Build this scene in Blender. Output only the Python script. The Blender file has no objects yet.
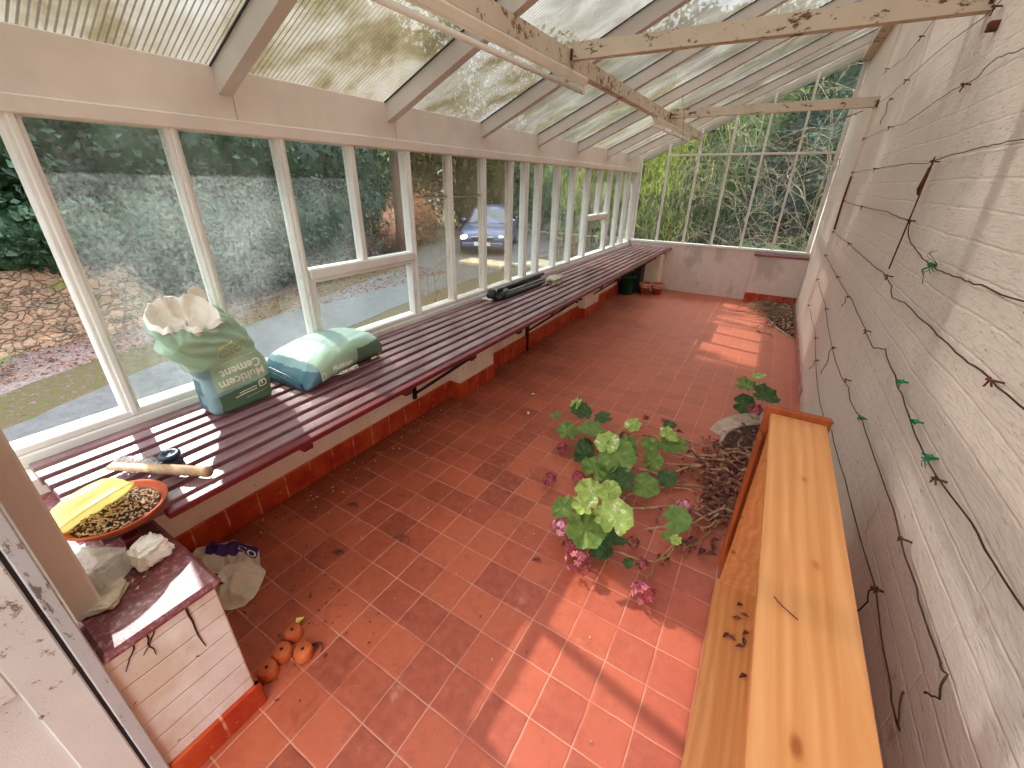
import bpy, math, random
import numpy as np
from mathutils import Vector, Matrix, noise as mnoise
from mathutils.bvhtree import BVHTree
C = bpy.context.scene.collection
R = math.radians
rnd = random.Random(7)

# ------------------------------------------------------------------ helpers
class MB:
    """collects shapes in world space; build() links them as one mesh object"""
    def __init__(s): s.v = []; s.f = []; s.m = []; s.sm = []
    def add(s, vs, fs, mi=0, smooth=False):
        b = len(s.v); s.v += [tuple(v) for v in vs]
        s.f += [tuple(b + i for i in f) for f in fs]
        s.m += [mi] * len(fs); s.sm += [smooth] * len(fs); return s
    def box(s, lo, hi, mi=0, bev=0.0):
        x0, y0, z0 = lo; x1, y1, z1 = hi
        return s.obox(((x0+x1)/2, (y0+y1)/2, (z0+z1)/2), ((x1-x0)/2, (y1-y0)/2, (z1-z0)/2), None, mi, bev)
    def obox(s, c, h, M=None, mi=0, bev=0.0):
        """box with chamfered edges"""
        c = Vector(c); M = M or Matrix.Identity(3)
        b = min(bev, min(h) * .9)
        if b <= 0:
            vs = [Vector((sx*h[0], sy*h[1], sz*h[2])) for sx in (-1, 1) for sy in (-1, 1) for sz in (-1, 1)]
            fs = [(0, 1, 3, 2), (4, 6, 7, 5), (0, 4, 5, 1), (2, 3, 7, 6), (0, 2, 6, 4), (1, 5, 7, 3)]
            return s.add([c + M @ v for v in vs], fs, mi)
        vs = []; idx = {}
        for sx in (-1, 1):
            for sy in (-1, 1):
                for sz in (-1, 1):
                    for a in range(3):
                        p = [sx*(h[0]-b), sy*(h[1]-b), sz*(h[2]-b)]; p[a] = (sx, sy, sz)[a]*h[a]
                        idx[(sx, sy, sz, a)] = len(vs); vs.append(Vector(p))
        fs = []
        for a in range(3):
            o = [k for k in range(3) if k != a]
            for sg in (-1, 1):
                q = []
                for u, w in ((-1, -1), (1, -1), (1, 1), (-1, 1)):
                    t = [0, 0, 0]; t[a] = sg; t[o[0]] = u; t[o[1]] = w; q.append(idx[(*t, a)])
                fs.append(tuple(q))
        for a in range(3):
            o = [k for k in range(3) if k != a]
            for u in (-1, 1):
                for w in (-1, 1):
                    t0 = [0]*3; t0[a] = -1; t0[o[0]] = u; t0[o[1]] = w; t1 = list(t0); t1[a] = 1
                    fs.append((idx[(*t0, o[0])], idx[(*t1, o[0])], idx[(*t1, o[1])], idx[(*t0, o[1])]))
        for sx in (-1, 1):
            for sy in (-1, 1):
                for sz in (-1, 1): fs.append(tuple(idx[(sx, sy, sz, a)] for a in range(3)))
        return s.add([c + M @ v for v in vs], fs, mi)
    def bar(s, p, q, w, h, mi=0, bev=0.0, up=(0, 0, 1)):
        p = Vector(p); q = Vector(q); d = (q-p); L = d.length; d.normalize()
        sd = d.cross(Vector(up)).normalized(); u = sd.cross(d)
        M = Matrix((d, sd, u)).transposed()
        return s.obox((p+q)/2, (L/2, w/2, h/2), M, mi, bev)
    def tube(s, pts, r, n=8, mi=0, cap=True):
        pts = [Vector(p) for p in pts]; rr = r if isinstance(r, (list, tuple)) else [r]*len(pts)
        vs = []; fs = []; ref = None
        for i, p in enumerate(pts):
            d = (pts[min(i+1, len(pts)-1)] - pts[max(i-1, 0)])
            if d.length < 1e-9: d = Vector((0, 0, 1))
            d.normalize()
            if ref is None: ref = d.orthogonal().normalized()
            ref = (ref - d*ref.dot(d))
            if ref.length < 1e-6: ref = d.orthogonal()
            ref.normalize(); b = d.cross(ref)
            for k in range(n):
                a = 2*math.pi*k/n; vs.append(p + (ref*math.cos(a) + b*math.sin(a))*rr[i])
        for i in range(len(pts)-1):
            for k in range(n):
                k2 = (k+1) % n; fs.append((i*n+k, i*n+k2, (i+1)*n+k2, (i+1)*n+k))
        if cap: fs += [tuple(reversed(range(n))), tuple((len(pts)-1)*n+k for k in range(n))]
        return s.add(vs, fs, mi, True)
    def lathe(s, prof, c, n=32, mi=0, M=None, fn=None):
        """prof: (radius, height)"""
        c = Vector(c); vs = []; fs = []
        for r, z in prof:
            for k in range(n):
                a = 2*math.pi*k/n; p = Vector((r*math.cos(a), r*math.sin(a), z))
                if M: p = M @ p
                vs.append(c+p)
        for i in range(len(prof)-1):
            for k in range(n):
                k2 = (k+1) % n; fs.append((i*n+k, i*n+k2, (i+1)*n+k2, (i+1)*n+k))
        mis = mi
        s.add(vs, fs, mis, True); return s
    def rings(s, rings, mi=0, capa=False, capb=False, smooth=True, closed=True):
        n = len(rings[0]); vs = [p for r in rings for p in r]; fs = []
        for i in range(len(rings)-1):
            for k in range(n if closed else n-1):
                k2 = (k+1) % n; fs.append((i*n+k, i*n+k2, (i+1)*n+k2, (i+1)*n+k))
        if capa: fs.append(tuple(reversed(range(n))))
        if capb: fs.append(tuple((len(rings)-1)*n+k for k in range(n)))
        return s.add(vs, fs, mi, smooth)
    def poly(s, pts, z0, z1, mi=0):
        n = len(pts); vs = [(x, y, z0) for x, y in pts] + [(x, y, z1) for x, y in pts]
        fs = [tuple(range(n, 2*n)), tuple(reversed(range(n)))] + [(k, (k+1) % n, n+(k+1) % n, n+k) for k in range(n)]
        return s.add(vs, fs, mi)
    def blob(s, c, r, mi=0, sub=12, amp=.15, sc=2.0, seed=0):
        c = Vector(c); r = (r, r, r) if not hasattr(r, '__len__') else r
        rg = []
        for i in range(sub+1):
            th = math.pi*i/sub
            row = []
            for k in range(sub*2):
                ph = math.pi*k/sub
                d = Vector((math.sin(th)*math.cos(ph), math.sin(th)*math.sin(ph), math.cos(th)))
                q = 1 + amp*mnoise.noise(d*sc + Vector((seed*3.1, seed, 0)))*2
                row.append(c + Vector((d.x*r[0], d.y*r[1], d.z*r[2]))*q)
            rg.append(row)
        return s.rings(rg, mi)
    def build(s, name, mats, parent=None, weld=False):
        me = bpy.data.meshes.new(name)
        off = Vector(parent_loc(parent)) if parent else Vector((0, 0, 0))
        va = np.array(s.v, dtype=np.float64) - np.array(off)
        me.from_pydata(va.tolist(), [], s.f)
        for m in (mats if isinstance(mats, (list, tuple)) else [mats]): me.materials.append(m)
        me.polygons.foreach_set('material_index', s.m); me.polygons.foreach_set('use_smooth', s.sm)
        import bmesh
        bm = bmesh.new(); bm.from_mesh(me)
        if weld: bmesh.ops.remove_doubles(bm, verts=bm.verts, dist=1e-5)
        bmesh.ops.recalc_face_normals(bm, faces=bm.faces); bm.to_mesh(me); bm.free(); me.update()
        o = bpy.data.objects.new(name, me); C.objects.link(o)
        if parent: o.parent = parent
        return o
def parent_loc(o):
    v = Vector((0, 0, 0))
    while o is not None: v += o.location; o = o.parent
    return v
def tag(o, label=None, cat=None, group=None, kind=None):
    for k, v in (('label', label), ('category', cat), ('group', group), ('kind', kind)):
        if v: o[k] = v
    return o
def thing(name, loc, label=None, cat=None, group=None, kind=None):
    o = bpy.data.objects.new(name, None); C.objects.link(o); o.location = loc; o.empty_display_size = .1
    return tag(o, label, cat, group, kind)
def dup(root, loc, rotz=0, **kw):
    r = root.copy(); C.objects.link(r); r.location = loc; r.rotation_euler = (0, 0, rotz)
    for ch in list(root.children):
        c = ch.copy(); C.objects.link(c); c.parent = r
        for g in ch.children:
            d = g.copy(); C.objects.link(d); d.parent = c
    return tag(r, kw.get('label'), kw.get('cat'), kw.get('group'))
def N(p, s=1.0): return mnoise.noise(Vector(p)*s)

# ------------------------------------------------------------------ materials
def srgb(r, g, b):
    f = lambda c: (c/255/12.92) if c/255 <= .04045 else ((c/255+.055)/1.055)**2.4
    return (f(r), f(g), f(b), 1)
class G:
    """tiny node-graph writer"""
    def __init__(s, name):
        s.m = bpy.data.materials.new(name); s.m.use_nodes = True; s.t = s.m.node_tree; s.t.nodes.clear()
        s.out = s.t.nodes.new('ShaderNodeOutputMaterial')
    def n(s, typ, ins=None, **kw):
        nd = s.t.nodes.new(typ)
        for k, v in kw.items(): setattr(nd, k, v)
        for k, v in (ins or {}).items(): s.set(nd.inputs[k], v)
        return nd
    def set(s, sock, v):
        if isinstance(v, bpy.types.NodeSocket): s.t.links.new(v, sock)
        else: sock.default_value = v
    def pos(s): return s.n('ShaderNodeNewGeometry').outputs['Position']
    def obj(s): return s.n('ShaderNodeTexCoord').outputs['Object']
    def sc(s, vec, scale, rot=(0, 0, 0), loc=(0, 0, 0)):
        return s.n('ShaderNodeMapping', {'Vector': vec, 'Scale': scale, 'Rotation': rot, 'Location': loc}).outputs[0]
    def noise(s, vec, scale=5, detail=4, rough=.6, dist=0):
        return s.n('ShaderNodeTexNoise', {'Vector': vec, 'Scale': scale, 'Detail': detail, 'Roughness': rough, 'Distortion': dist}).outputs['Fac']
    def vor(s, vec, scale, feature='F1', out='Distance'):
        return s.n('ShaderNodeTexVoronoi', {'Vector': vec, 'Scale': scale}, feature=feature).outputs[out]
    def ramp(s, fac, stops):
        nd = s.n('ShaderNodeValToRGB', {'Fac': fac}); e = nd.color_ramp.elements
        while len(e) < len(stops): e.new(.5)
        for el, (p, c) in zip(e, stops):
            el.position = p; el.color = c if len(c) == 4 else (*c, 1)
        return nd.outputs[0]
    def mask(s, fac, a, b):
        return s.n('ShaderNodeMapRange', {'Value': fac, 'From Min': a, 'From Max': b}).outputs[0]
    def math(s, op, a, b=0.0, c=0.0):
        return s.n('ShaderNodeMath', {0: a, 1: b, 2: c}, operation=op).outputs[0]
    def mix(s, f, a, b, mode='MIX'):
        nd = s.n('ShaderNodeMix', data_type='RGBA', blend_type=mode)
        s.set(nd.inputs[0], f); s.set(nd.inputs[6], a); s.set(nd.inputs[7], b); return nd.outputs[2]
    def bump(s, h, st=.3, d=.01):
        return s.n('ShaderNodeBump', {'Height': h, 'Strength': st, 'Distance': d}).outputs[0]
    def bsdf(s, col, rough=.6, nor=None, metal=0.0, spec=.5, trans=0.0, alpha=1.0, emit=None, es=0.0):
        ins = {'Base Color': col, 'Roughness': rough, 'Metallic': metal, 'Specular IOR Level': spec, 'Transmission Weight': trans, 'Alpha': alpha}
        if nor is not None: ins['Normal'] = nor
        if emit is not None: ins['Emission Color'] = emit; ins['Emission Strength'] = es
        return s.n('ShaderNodeBsdfPrincipled', ins).outputs[0]
    def mixs(s, f, a, b):
        return s.n('ShaderNodeMixShader', {0: f, 1: a, 2: b}).outputs[0]
    def done(s, sh): s.t.links.new(sh, s.out.inputs[0]); return s.m
    def sep(s, v): return s.n('ShaderNodeSeparateXYZ', {0: v}).outputs

def plain(name, col, col2=None, scale=8, rough=.6, bump=0.0, bscale=40, metal=0.0, spec=.4, detail=5, stretch=(1, 1, 1), lo=.35, hi=.65):
    g = G(name); p = g.sc(g.obj(), stretch)
    c = srgb(*col)
    if col2: c = g.ramp(g.noise(p, scale, detail), [(lo, srgb(*col)), (hi, srgb(*col2))])
    nor = g.bump(g.noise(p, bscale, 3), bump, .01) if bump else None
    return g.done(g.bsdf(c, rough, nor, metal, spec))

def flaky(name, paint, wood, amt=.62, scale=14, rough=.55, stretch=(1, 1, 1), spots=True):
    """painted timber with dirt and worn patches"""
    g = G(name); p = g.sc(g.pos(), stretch)
    n1 = g.noise(p, scale, 8, .7); n2 = g.noise(g.pos(), 3, 3)
    fine = g.noise(p, scale*6, 4, .7)
    base = g.mix(g.mask(n2, .35, .7), srgb(*paint), srgb(*[int(c*.93) for c in paint]))
    w = g.mask(g.math('ADD', n1, g.math('MULTIPLY', g.math('SUBTRACT', n2, .5), .5)), amt, amt+.05)
    col = g.mix(w, base, srgb(*wood))
    if spots: col = g.mix(g.mask(fine, .70, .76), col, srgb(*[int(c*.7) for c in wood]))
    return g.done(g.bsdf(col, rough, g.bump(g.math('SUBTRACT', fine, w), .25, .004), spec=.35))

M = {}
M['frame'] = flaky('white_window_paint', (232, 226, 218), (156, 136, 118), .68, 16, stretch=(2, 2, .5))
M['fascia'] = flaky('pinkish_cream_fascia_paint', (228, 214, 201), (160, 134, 112), .78, 9, stretch=(1, .6, 1))
M['rafter'] = flaky('pale_rafter_paint', (214, 204, 193), (146, 122, 102), .80, 10, stretch=(.6, 2, 2))
M['peel'] = flaky('peeling_cream_paint', (216, 199, 176), (134, 96, 66), .56, 9, .7, stretch=(1.2, 2.5, 3))
M['tie'] = flaky('peeling_tie_beam_paint', (220, 203, 180), (118, 82, 56), .56, 14, .7, stretch=(1, 3, 2.2))
M['jamb'] = flaky('worn_jamb_paint', (186, 182, 180), (112, 98, 90), .58, 20, .6, stretch=(3, 3, 1))
M['post'] = flaky('cream_post_paint', (218, 203, 186), (130, 104, 86), .76, 12)
M['door'] = flaky('grubby_white_door_paint', (214, 207, 200), (130, 110, 96), .61, 34, .6)
M['maroon'] = plain('maroon_gloss_paint', (112, 22, 32), (88, 14, 26), 6, .38, .1, 60, spec=.5)

def m_slats():
    g = G('maroon_slat_paint'); p = g.sc(g.pos(), (3, .5, 1))
    dust = g.noise(p, 6, 6, .65); fine = g.noise(g.pos(), 90, 3)
    col = g.mix(g.mask(dust, .35, .75), srgb(98, 50, 54), srgb(152, 120, 122))
    col = g.mix(g.mask(fine, .66, .74), col, srgb(190, 165, 160))
    return g.done(g.bsdf(col, .30, g.bump(fine, .08, .002), spec=.9))
M['slat'] = m_slats()

def m_floor():
    g = G('quarry_tile_floor'); P = g.pos(); x, y, z = g.sep(P)
    T = .15287
    u = g.math('DIVIDE', g.math('ADD', x, 1.08793), T); v = g.math('DIVIDE', g.math('SUBTRACT', y, .7043), T)
    wob = g.math('MULTIPLY', g.math('SUBTRACT', g.noise(P, 9, 2), .5), .05)
    u = g.math('ADD', u, wob); v = g.math('ADD', v, wob)
    du = g.math('PINGPONG', u, .5); dv = g.math('PINGPONG', v, .5)
    d = g.math('MINIMUM', du, dv)
    cell = g.n('ShaderNodeCombineXYZ', {0: g.math('FLOOR', u), 1: g.math('FLOOR', v)}).outputs[0]
    wn = g.n('ShaderNodeTexWhiteNoise', {'Vector': cell}, noise_dimensions='2D')
    r = wn.outputs['Value']
    n1 = g.noise(P, 2.2, 5, .6); n2 = g.noise(P, 22, 5, .65); n3 = g.noise(P, 120, 2)
    col = g.ramp(r, [(0, srgb(126, 52, 32)), (.25, srgb(158, 72, 44)), (.5, srgb(180, 88, 56)), (.75, srgb(166, 74, 46)), (1, srgb(140, 58, 38))])
    col = g.mix(g.math('MULTIPLY', g.mask(n2, .35, .75), .7), col, srgb(190, 98, 68))
    blot = g.noise(P, 11, 6, .7, .5)
    col = g.mix(g.math('MULTIPLY', g.mask(blot, .54, .68), .45), col, srgb(120, 52, 36))
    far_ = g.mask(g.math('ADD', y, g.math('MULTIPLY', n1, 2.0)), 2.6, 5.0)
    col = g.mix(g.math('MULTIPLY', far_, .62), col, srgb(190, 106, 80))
    # rosier tiles towards the doorway end and the wall, browner wear along the bench
    rosy = g.mask(g.math('ADD', g.math('SUBTRACT', x, g.math('MULTIPLY', y, .22)), g.math('MULTIPLY', g.math('SUBTRACT', n1, .5), .9)), -1.0, -.2)
    col = g.mix(g.math('MULTIPLY', rosy, .5), col, srgb(176, 90, 76))
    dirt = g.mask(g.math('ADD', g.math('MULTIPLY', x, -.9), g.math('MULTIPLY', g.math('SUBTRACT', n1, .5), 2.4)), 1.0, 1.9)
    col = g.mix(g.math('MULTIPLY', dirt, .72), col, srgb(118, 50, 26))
    scuff = g.math('MULTIPLY', g.mask(g.noise(P, 3.1, 7, .75, .6), .60, .68), g.mask(n2, .45, .6))
    col = g.mix(g.math('MULTIPLY', scuff, .35), col, srgb(214, 160, 138))
    col = g.mix(g.math('MULTIPLY', g.mask(n3, .68, .74), .5), col, srgb(90, 40, 28))
    gr = g.mask(d, .017, .008)
    fade = g.mask(g.noise(P, 4, 3), .36, .56)
    col = g.mix(g.math('MULTIPLY', gr, g.math('MULTIPLY_ADD', fade, .5, .12)), col, srgb(214, 160, 136))
    h = g.math('ADD', g.mask(d, 0, .05), g.math('MULTIPLY', n2, .25))
    h = g.math('ADD', h, g.math('MULTIPLY', r, .3))
    return g.done(g.bsdf(col, g.math('MULTIPLY_ADD', n2, .3, .34), g.bump(h, .35, .003), spec=.45))
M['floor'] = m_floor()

def m_skirt(name='red_skirting_tile', step=.152, axis=1):
    g = G(name); P = g.pos(); s = g.sep(P)
    d = g.math('PINGPONG', g.math('DIVIDE', s[axis], step), .5)
    n = g.noise(P, 7, 5)
    col = g.ramp(n, [(.3, srgb(156, 36, 24)), (.5, srgb(184, 66, 32)), (.7, srgb(200, 92, 50))])
    col = g.mix(g.math('MULTIPLY', g.mask(d, .035, .012), g.mask(g.noise(P, 14, 2), .4, .6)), col, srgb(216, 150, 110))
    col = g.mix(g.mask(g.noise(P, 50, 4), .66, .72), col, srgb(206, 150, 130))
    return g.done(g.bsdf(col, .45, g.bump(g.mask(d, 0, .06), .3, .003), spec=.4))
M['skirt'] = m_skirt()
M['skirtx'] = m_skirt('red_skirting_tile_end', .152, 0)

def m_brickwall():
    g = G('thick_white_paint_over_brick'); P = g.pos(); x, y, z = g.sep(P)
    warp = g.noise(P, 2.5, 3)
    uv = g.n('ShaderNodeCombineXYZ', {0: y, 1: g.math('ADD', z, g.math('MULTIPLY', g.math('SUBTRACT', warp, .5), .03)), 2: 0.0}).outputs[0]
    br = g.n('ShaderNodeTexBrick', {'Vector': uv, 'Scale': 1.0, 'Mortar Size': .006, 'Mortar Smooth': .9, 'Brick Width': .95, 'Row Height': .0825}, offset=.5)
    lump = g.noise(P, 12, 6, .65); fine = g.noise(P, 60, 4, .6); big = g.noise(P, 1.3, 4)
    str_ = g.noise(g.sc(P, (1, 5, .35)), 2.2, 4)
    col = g.mix(g.mask(big, .3, .7), srgb(238, 224, 210), srgb(228, 212, 199))
    col = g.mix(g.math('MULTIPLY', g.mask(lump, .55, .75), .45), col, srgb(205, 186, 168))
    # ochre run-down stain near the far end
    st = g.math('MULTIPLY', g.math('SUBTRACT', 1.0, g.mask(g.math('ABSOLUTE', g.math('SUBTRACT', g.math('ADD', y, g.math('MULTIPLY', g.noise(g.sc(P, (1, 1, .6)), 3, 3), .5)), 5.62)), 0.02, .16)), g.mask(g.noise(g.sc(P, (1, 6, 1)), 5, 4), .35, .6))
    st = g.math('MULTIPLY', st, g.mask(z, 1.0, 1.7))
    col = g.mix(g.math('MULTIPLY', st, .7), col, srgb(206, 150, 84))
    # dark hairline flecks where the paint has split along the joints
    fl = g.math('MULTIPLY', g.mask(g.noise(g.sc(P, (1, 2.2, 16)), 8, 5, .7), .615, .64), g.mask(g.noise(P, 3.5, 3), .42, .56))
    col = g.mix(g.math('MULTIPLY', fl, .7), col, srgb(120, 98, 84))
    br2 = g.math('MULTIPLY', g.mask(g.noise(P, 7, 6, .7), .63, .67), g.mask(g.noise(P, 1.7, 2), .5, .6))
    col = g.mix(g.math('MULTIPLY', br2, .55), col, srgb(186, 140, 104))
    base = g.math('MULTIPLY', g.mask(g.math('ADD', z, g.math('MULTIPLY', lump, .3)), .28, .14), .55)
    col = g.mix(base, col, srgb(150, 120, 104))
    h = g.math('ADD', g.math('MULTIPLY', g.math('SUBTRACT', 1.0, br.outputs['Fac']), .30), g.math('ADD', g.math('MULTIPLY', lump, 1.0), g.math('MULTIPLY', fine, .28)))
    h = g.math('ADD', h, g.math('MULTIPLY', g.mask(g.noise(g.sc(P, (1, 2.2, 16)), 8, 5, .7), .5, .67), -.35))
    return g.done(g.bsdf(col, .55, g.bump(h, .55, .011), spec=.35))
M['wall'] = m_brickwall()

def m_lowwall(name, c1, c2, patch, row=None, plx=0):
    g = G(name); P = g.pos(); s = g.sep(P)
    n = g.noise(P, 8, 6, .65); big = g.noise(g.sc(P, (1, 1, .5)), 3.2, 4, .6)
    col = g.mix(g.mask(n, .35, .7), srgb(*c1), srgb(*c2))
    col = g.mix(g.math('MULTIPLY', g.mask(big, .52, .62), .65), col, srgb(*patch))
    h = n
    if row:
        u = g.math('MULTIPLY', s[plx], 1.0)
        uv = g.n('ShaderNodeCombineXYZ', {0: u, 1: g.math('ADD', s[2], g.math('MULTIPLY', big, .02)), 2: 0.0}).outputs[0]
        br = g.n('ShaderNodeTexBrick', {'Vector': uv, 'Scale': 1.0, 'Mortar Size': .004, 'Mortar Smooth': .8, 'Brick Width': .9, 'Row Height': row}, offset=.5)
        h = g.math('ADD', g.math('MULTIPLY', g.math('SUBTRACT', 1.0, br.outputs['Fac']), 1.2), g.math('MULTIPLY', n, .5))
        col = g.mix(g.math('MULTIPLY', br.outputs['Fac'], .25), col, srgb(160, 140, 126))
    col = g.mix(g.mask(g.noise(P, 55, 3), .68, .74), col, srgb(130, 95, 76))
    return g.done(g.bsdf(col, .6, g.bump(h, .5, .008), spec=.3))
M['dwarf'] = m_lowwall('cream_painted_render', (244, 232, 212), (234, 218, 196), (224, 206, 174))
M['farwall'] = m_lowwall('stained_white_render', (222, 206, 196), (212, 196, 186), (168, 158, 150))
M['plinth'] = m_lowwall('white_painted_brick', (232, 224, 216), (216, 204, 194), (198, 174, 144), .078, 1)

def m_sill():
    g = G('maroon_sill_tile'); P = g.pos(); s = g.sep(P)
    n = g.noise(P, 60, 4, .7); b = g.noise(P, 6, 4)
    d = g.math('PINGPONG', g.math('DIVIDE', g.math('ADD', s[0], .02), .3), .5)
    col = g.mix(g.mask(n, .50, .66), srgb(116, 54, 54), srgb(168, 122, 122))
    col = g.mix(g.mask(b, .5, .7), col, srgb(104, 44, 46))
    col = g.mix(g.mask(d, .012, .006), col, srgb(90, 60, 56))
    return g.done(g.bsdf(col, .42, g.bump(n, .25, .003), spec=.5))
M['sill'] = m_sill()

def m_roof(name, ribs, bright=1.0):
    g = G(name); P = g.pos(); x, y, z = g.sep(P)
    blot = g.noise(g.sc(P, (.7, 1, 1)), 3.4, 5, .6, .4)
    blot2 = g.noise(g.sc(P, (.5, 3, 1)), 2.2, 4, .6)
    col = g.ramp(blot, [(.30, srgb(66, 55, 36)), (.42, srgb(92, 81, 58)), (.52, srgb(114, 105, 90)), (.70, srgb(134, 129, 121))])
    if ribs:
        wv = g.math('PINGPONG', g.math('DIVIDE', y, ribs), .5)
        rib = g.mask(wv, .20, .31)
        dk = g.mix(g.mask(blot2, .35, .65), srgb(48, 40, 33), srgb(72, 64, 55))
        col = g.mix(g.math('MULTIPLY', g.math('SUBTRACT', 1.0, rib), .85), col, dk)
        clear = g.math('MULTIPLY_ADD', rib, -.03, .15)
    else:
        col = g.mix(g.mask(blot2, .3, .7), srgb(78, 71, 64), col)
        clear = .13
    tl = g.n('ShaderNodeBsdfTranslucent', {'Color': col}).outputs[0]
    df = g.n('ShaderNodeBsdfDiffuse', {'Color': col}).outputs[0]
    tr = g.n('ShaderNodeBsdfTransparent', {'Color': (.92, .92, .9, 1)}).outputs[0]
    gl = g.n('ShaderNodeBsdfGlossy', {'Color': (1, 1, 1, 1), 'Roughness': .25}).outputs[0]
    sh = g.mixs(.3, tl, df); sh = g.mixs(clear, sh, tr); sh = g.mixs(.04, sh, gl)
    return g.done(sh)
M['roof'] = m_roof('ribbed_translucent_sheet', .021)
M['roof2'] = m_roof('weathered_translucent_sheet', 0)

def m_glass(name, dirt, tint=(.93, .96, .94), speck=.5, seed=0, film=(224, 229, 227)):
    g = G(name); P = g.sc(g.pos(), (1, 1, 1), loc=(seed*3.7, seed*1.3, seed))
    lw = g.n('ShaderNodeLayerWeight', {'Blend': .12}).outputs['Fresnel']
    tr = g.n('ShaderNodeBsdfTransparent', {'Color': (*tint, 1)}).outputs[0]
    gl = g.n('ShaderNodeBsdfGlossy', {'Color': (1, 1, 1, 1), 'Roughness': .02}).outputs[0]
    df = g.n('ShaderNodeBsdfDiffuse', {'Color': srgb(*film)}).outputs[0]
    tl = g.n('ShaderNodeBsdfTranslucent', {'Color': srgb(*film)}).outputs[0]
    dust = g.mixs(.6, df, tl)
    big = g.noise(P, 2.6, 4, .6); fine = g.noise(P, 75, 4, .8); wisp = g.noise(g.sc(P, (1, 6, 3)), 9, 6, .75, 1.0)
    f = g.math('MULTIPLY', g.mask(big, .3, .75), dirt)
    f = g.math('MULTIPLY', f, g.math('MULTIPLY_ADD', g.mask(fine, .40, .64), 1.1, .35))
    f = g.math('ADD', f, g.math('MULTIPLY', g.mask(wisp, .56, .70), dirt*.35*speck))
    f = g.math('MINIMUM', f, .85)
    sh = g.mixs(g.math('MULTIPLY', lw, .55), tr, gl)
    return g.done(g.mixs(f, sh, dust))
M['glass_foggy'] = m_glass('dust_filmed_glass', .21)
M['glass_dirty'] = m_glass('dirty_glass', .11, seed=1)
M['glass_brown'] = m_glass('brown_filmed_glass', .42, (.86, .85, .80), .8, 4, (176, 160, 138))
M['glass_clear'] = m_glass('slightly_dirty_glass', .08, seed=2)

def m_pine():
    g = G('varnished_pine'); P = g.pos()
    q = g.sc(P, (9, .55, 9))
    n = g.noise(q, 3, 5, .55, 1.2); w = g.n('ShaderNodeTexWave', {'Vector': g.sc(P, (1, .06, 1)), 'Scale': 9.0, 'Distortion': 9.0, 'Detail': 3.0, 'Detail Scale': 1.2}, wave_type='BANDS', bands_direction='X').outputs['Fac']
    col = g.mix(g.mask(n, .3, .7), srgb(220, 156, 100), srgb(204, 136, 78))
    col = g.mix(g.math('MULTIPLY', w, .45), col, srgb(190, 112, 54))
    kn = g.vor(g.sc(P, (1.0, .5, 1)), 10.5)
    col = g.mix(g.mask(kn, .12, .05), col, srgb(140, 66, 28))
    col = g.mix(g.math('MULTIPLY', g.mask(kn, .2, .08), .3), col, srgb(190, 112, 50))
    return g.done(g.bsdf(col, .34, g.bump(n, .06, .002), spec=.5))
M['pine'] = m_pine()
M['pinedk'] = plain('reddish_pine_edge', (168, 84, 38), (140, 62, 28), 6, .4, stretch=(4, 1, 1))

def m_leaf(name, c1, c2, c3, scale=2.5, rough=.5, trans=.35):
    g = G(name); P = g.pos()
    n = g.noise(P, scale, 4); f = g.noise(P, scale*9, 2)
    col = g.ramp(n, [(.3, srgb(*c1)), (.5, srgb(*c2)), (.68, srgb(*c3))])
    col = g.mix(g.mask(f, .4, .75), col, srgb(*c3))
    a = g.bsdf(col, rough, spec=.35); b = g.n('ShaderNodeBsdfTranslucent', {'Color': col}).outputs[0]
    return g.done(g.mixs(trans, a, b))
M['lf_dark'] = m_leaf('dark_laurel_leaf', (20, 32, 20), (30, 48, 28), (52, 72, 44))
M['lf_ivy'] = m_leaf('ivy_leaf', (22, 38, 26), (36, 60, 40), (78, 104, 74), 5)
M['lf_mid'] = m_leaf('green_shrub_leaf', (44, 62, 28), (70, 92, 42), (112, 130, 66))
M['lf_yel'] = m_leaf('yellow_green_willow_leaf', (92, 108, 36), (134, 146, 58), (188, 190, 100), 1.6, trans=.5)
M['lf_olive'] = m_leaf('olive_leaf', (62, 66, 38), (88, 92, 54), (120, 120, 80), 2)
M['twig'] = plain('pale_bare_twig', (166, 146, 118), (112, 94, 74), 6, .8)
M['bark'] = plain('brown_bark', (104, 74, 54), (70, 52, 40), 6, .9, .6, 14, stretch=(1, 1, .3))
M['litter'] = plain('fallen_brown_leaf', (172, 118, 88), (122, 76, 58), 12, .8)
M['dead'] = plain('shrivelled_dark_leaf', (128, 66, 54), (78, 42, 34), 25, .7)
M['stem'] = plain('brown_geranium_stem', (196, 156, 118), (146, 104, 76), 20, .7)
M['stemg'] = plain('green_stalk', (134, 140, 62), (158, 120, 70), 20, .6)
M['soil'] = plain('dry_soil', (84, 58, 44), (52, 34, 26), 30, .95, .8, 60)
M['conc'] = plain('grey_mortar_edging', (196, 172, 154), (170, 136, 118), 18, .85, .4, 50)

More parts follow.
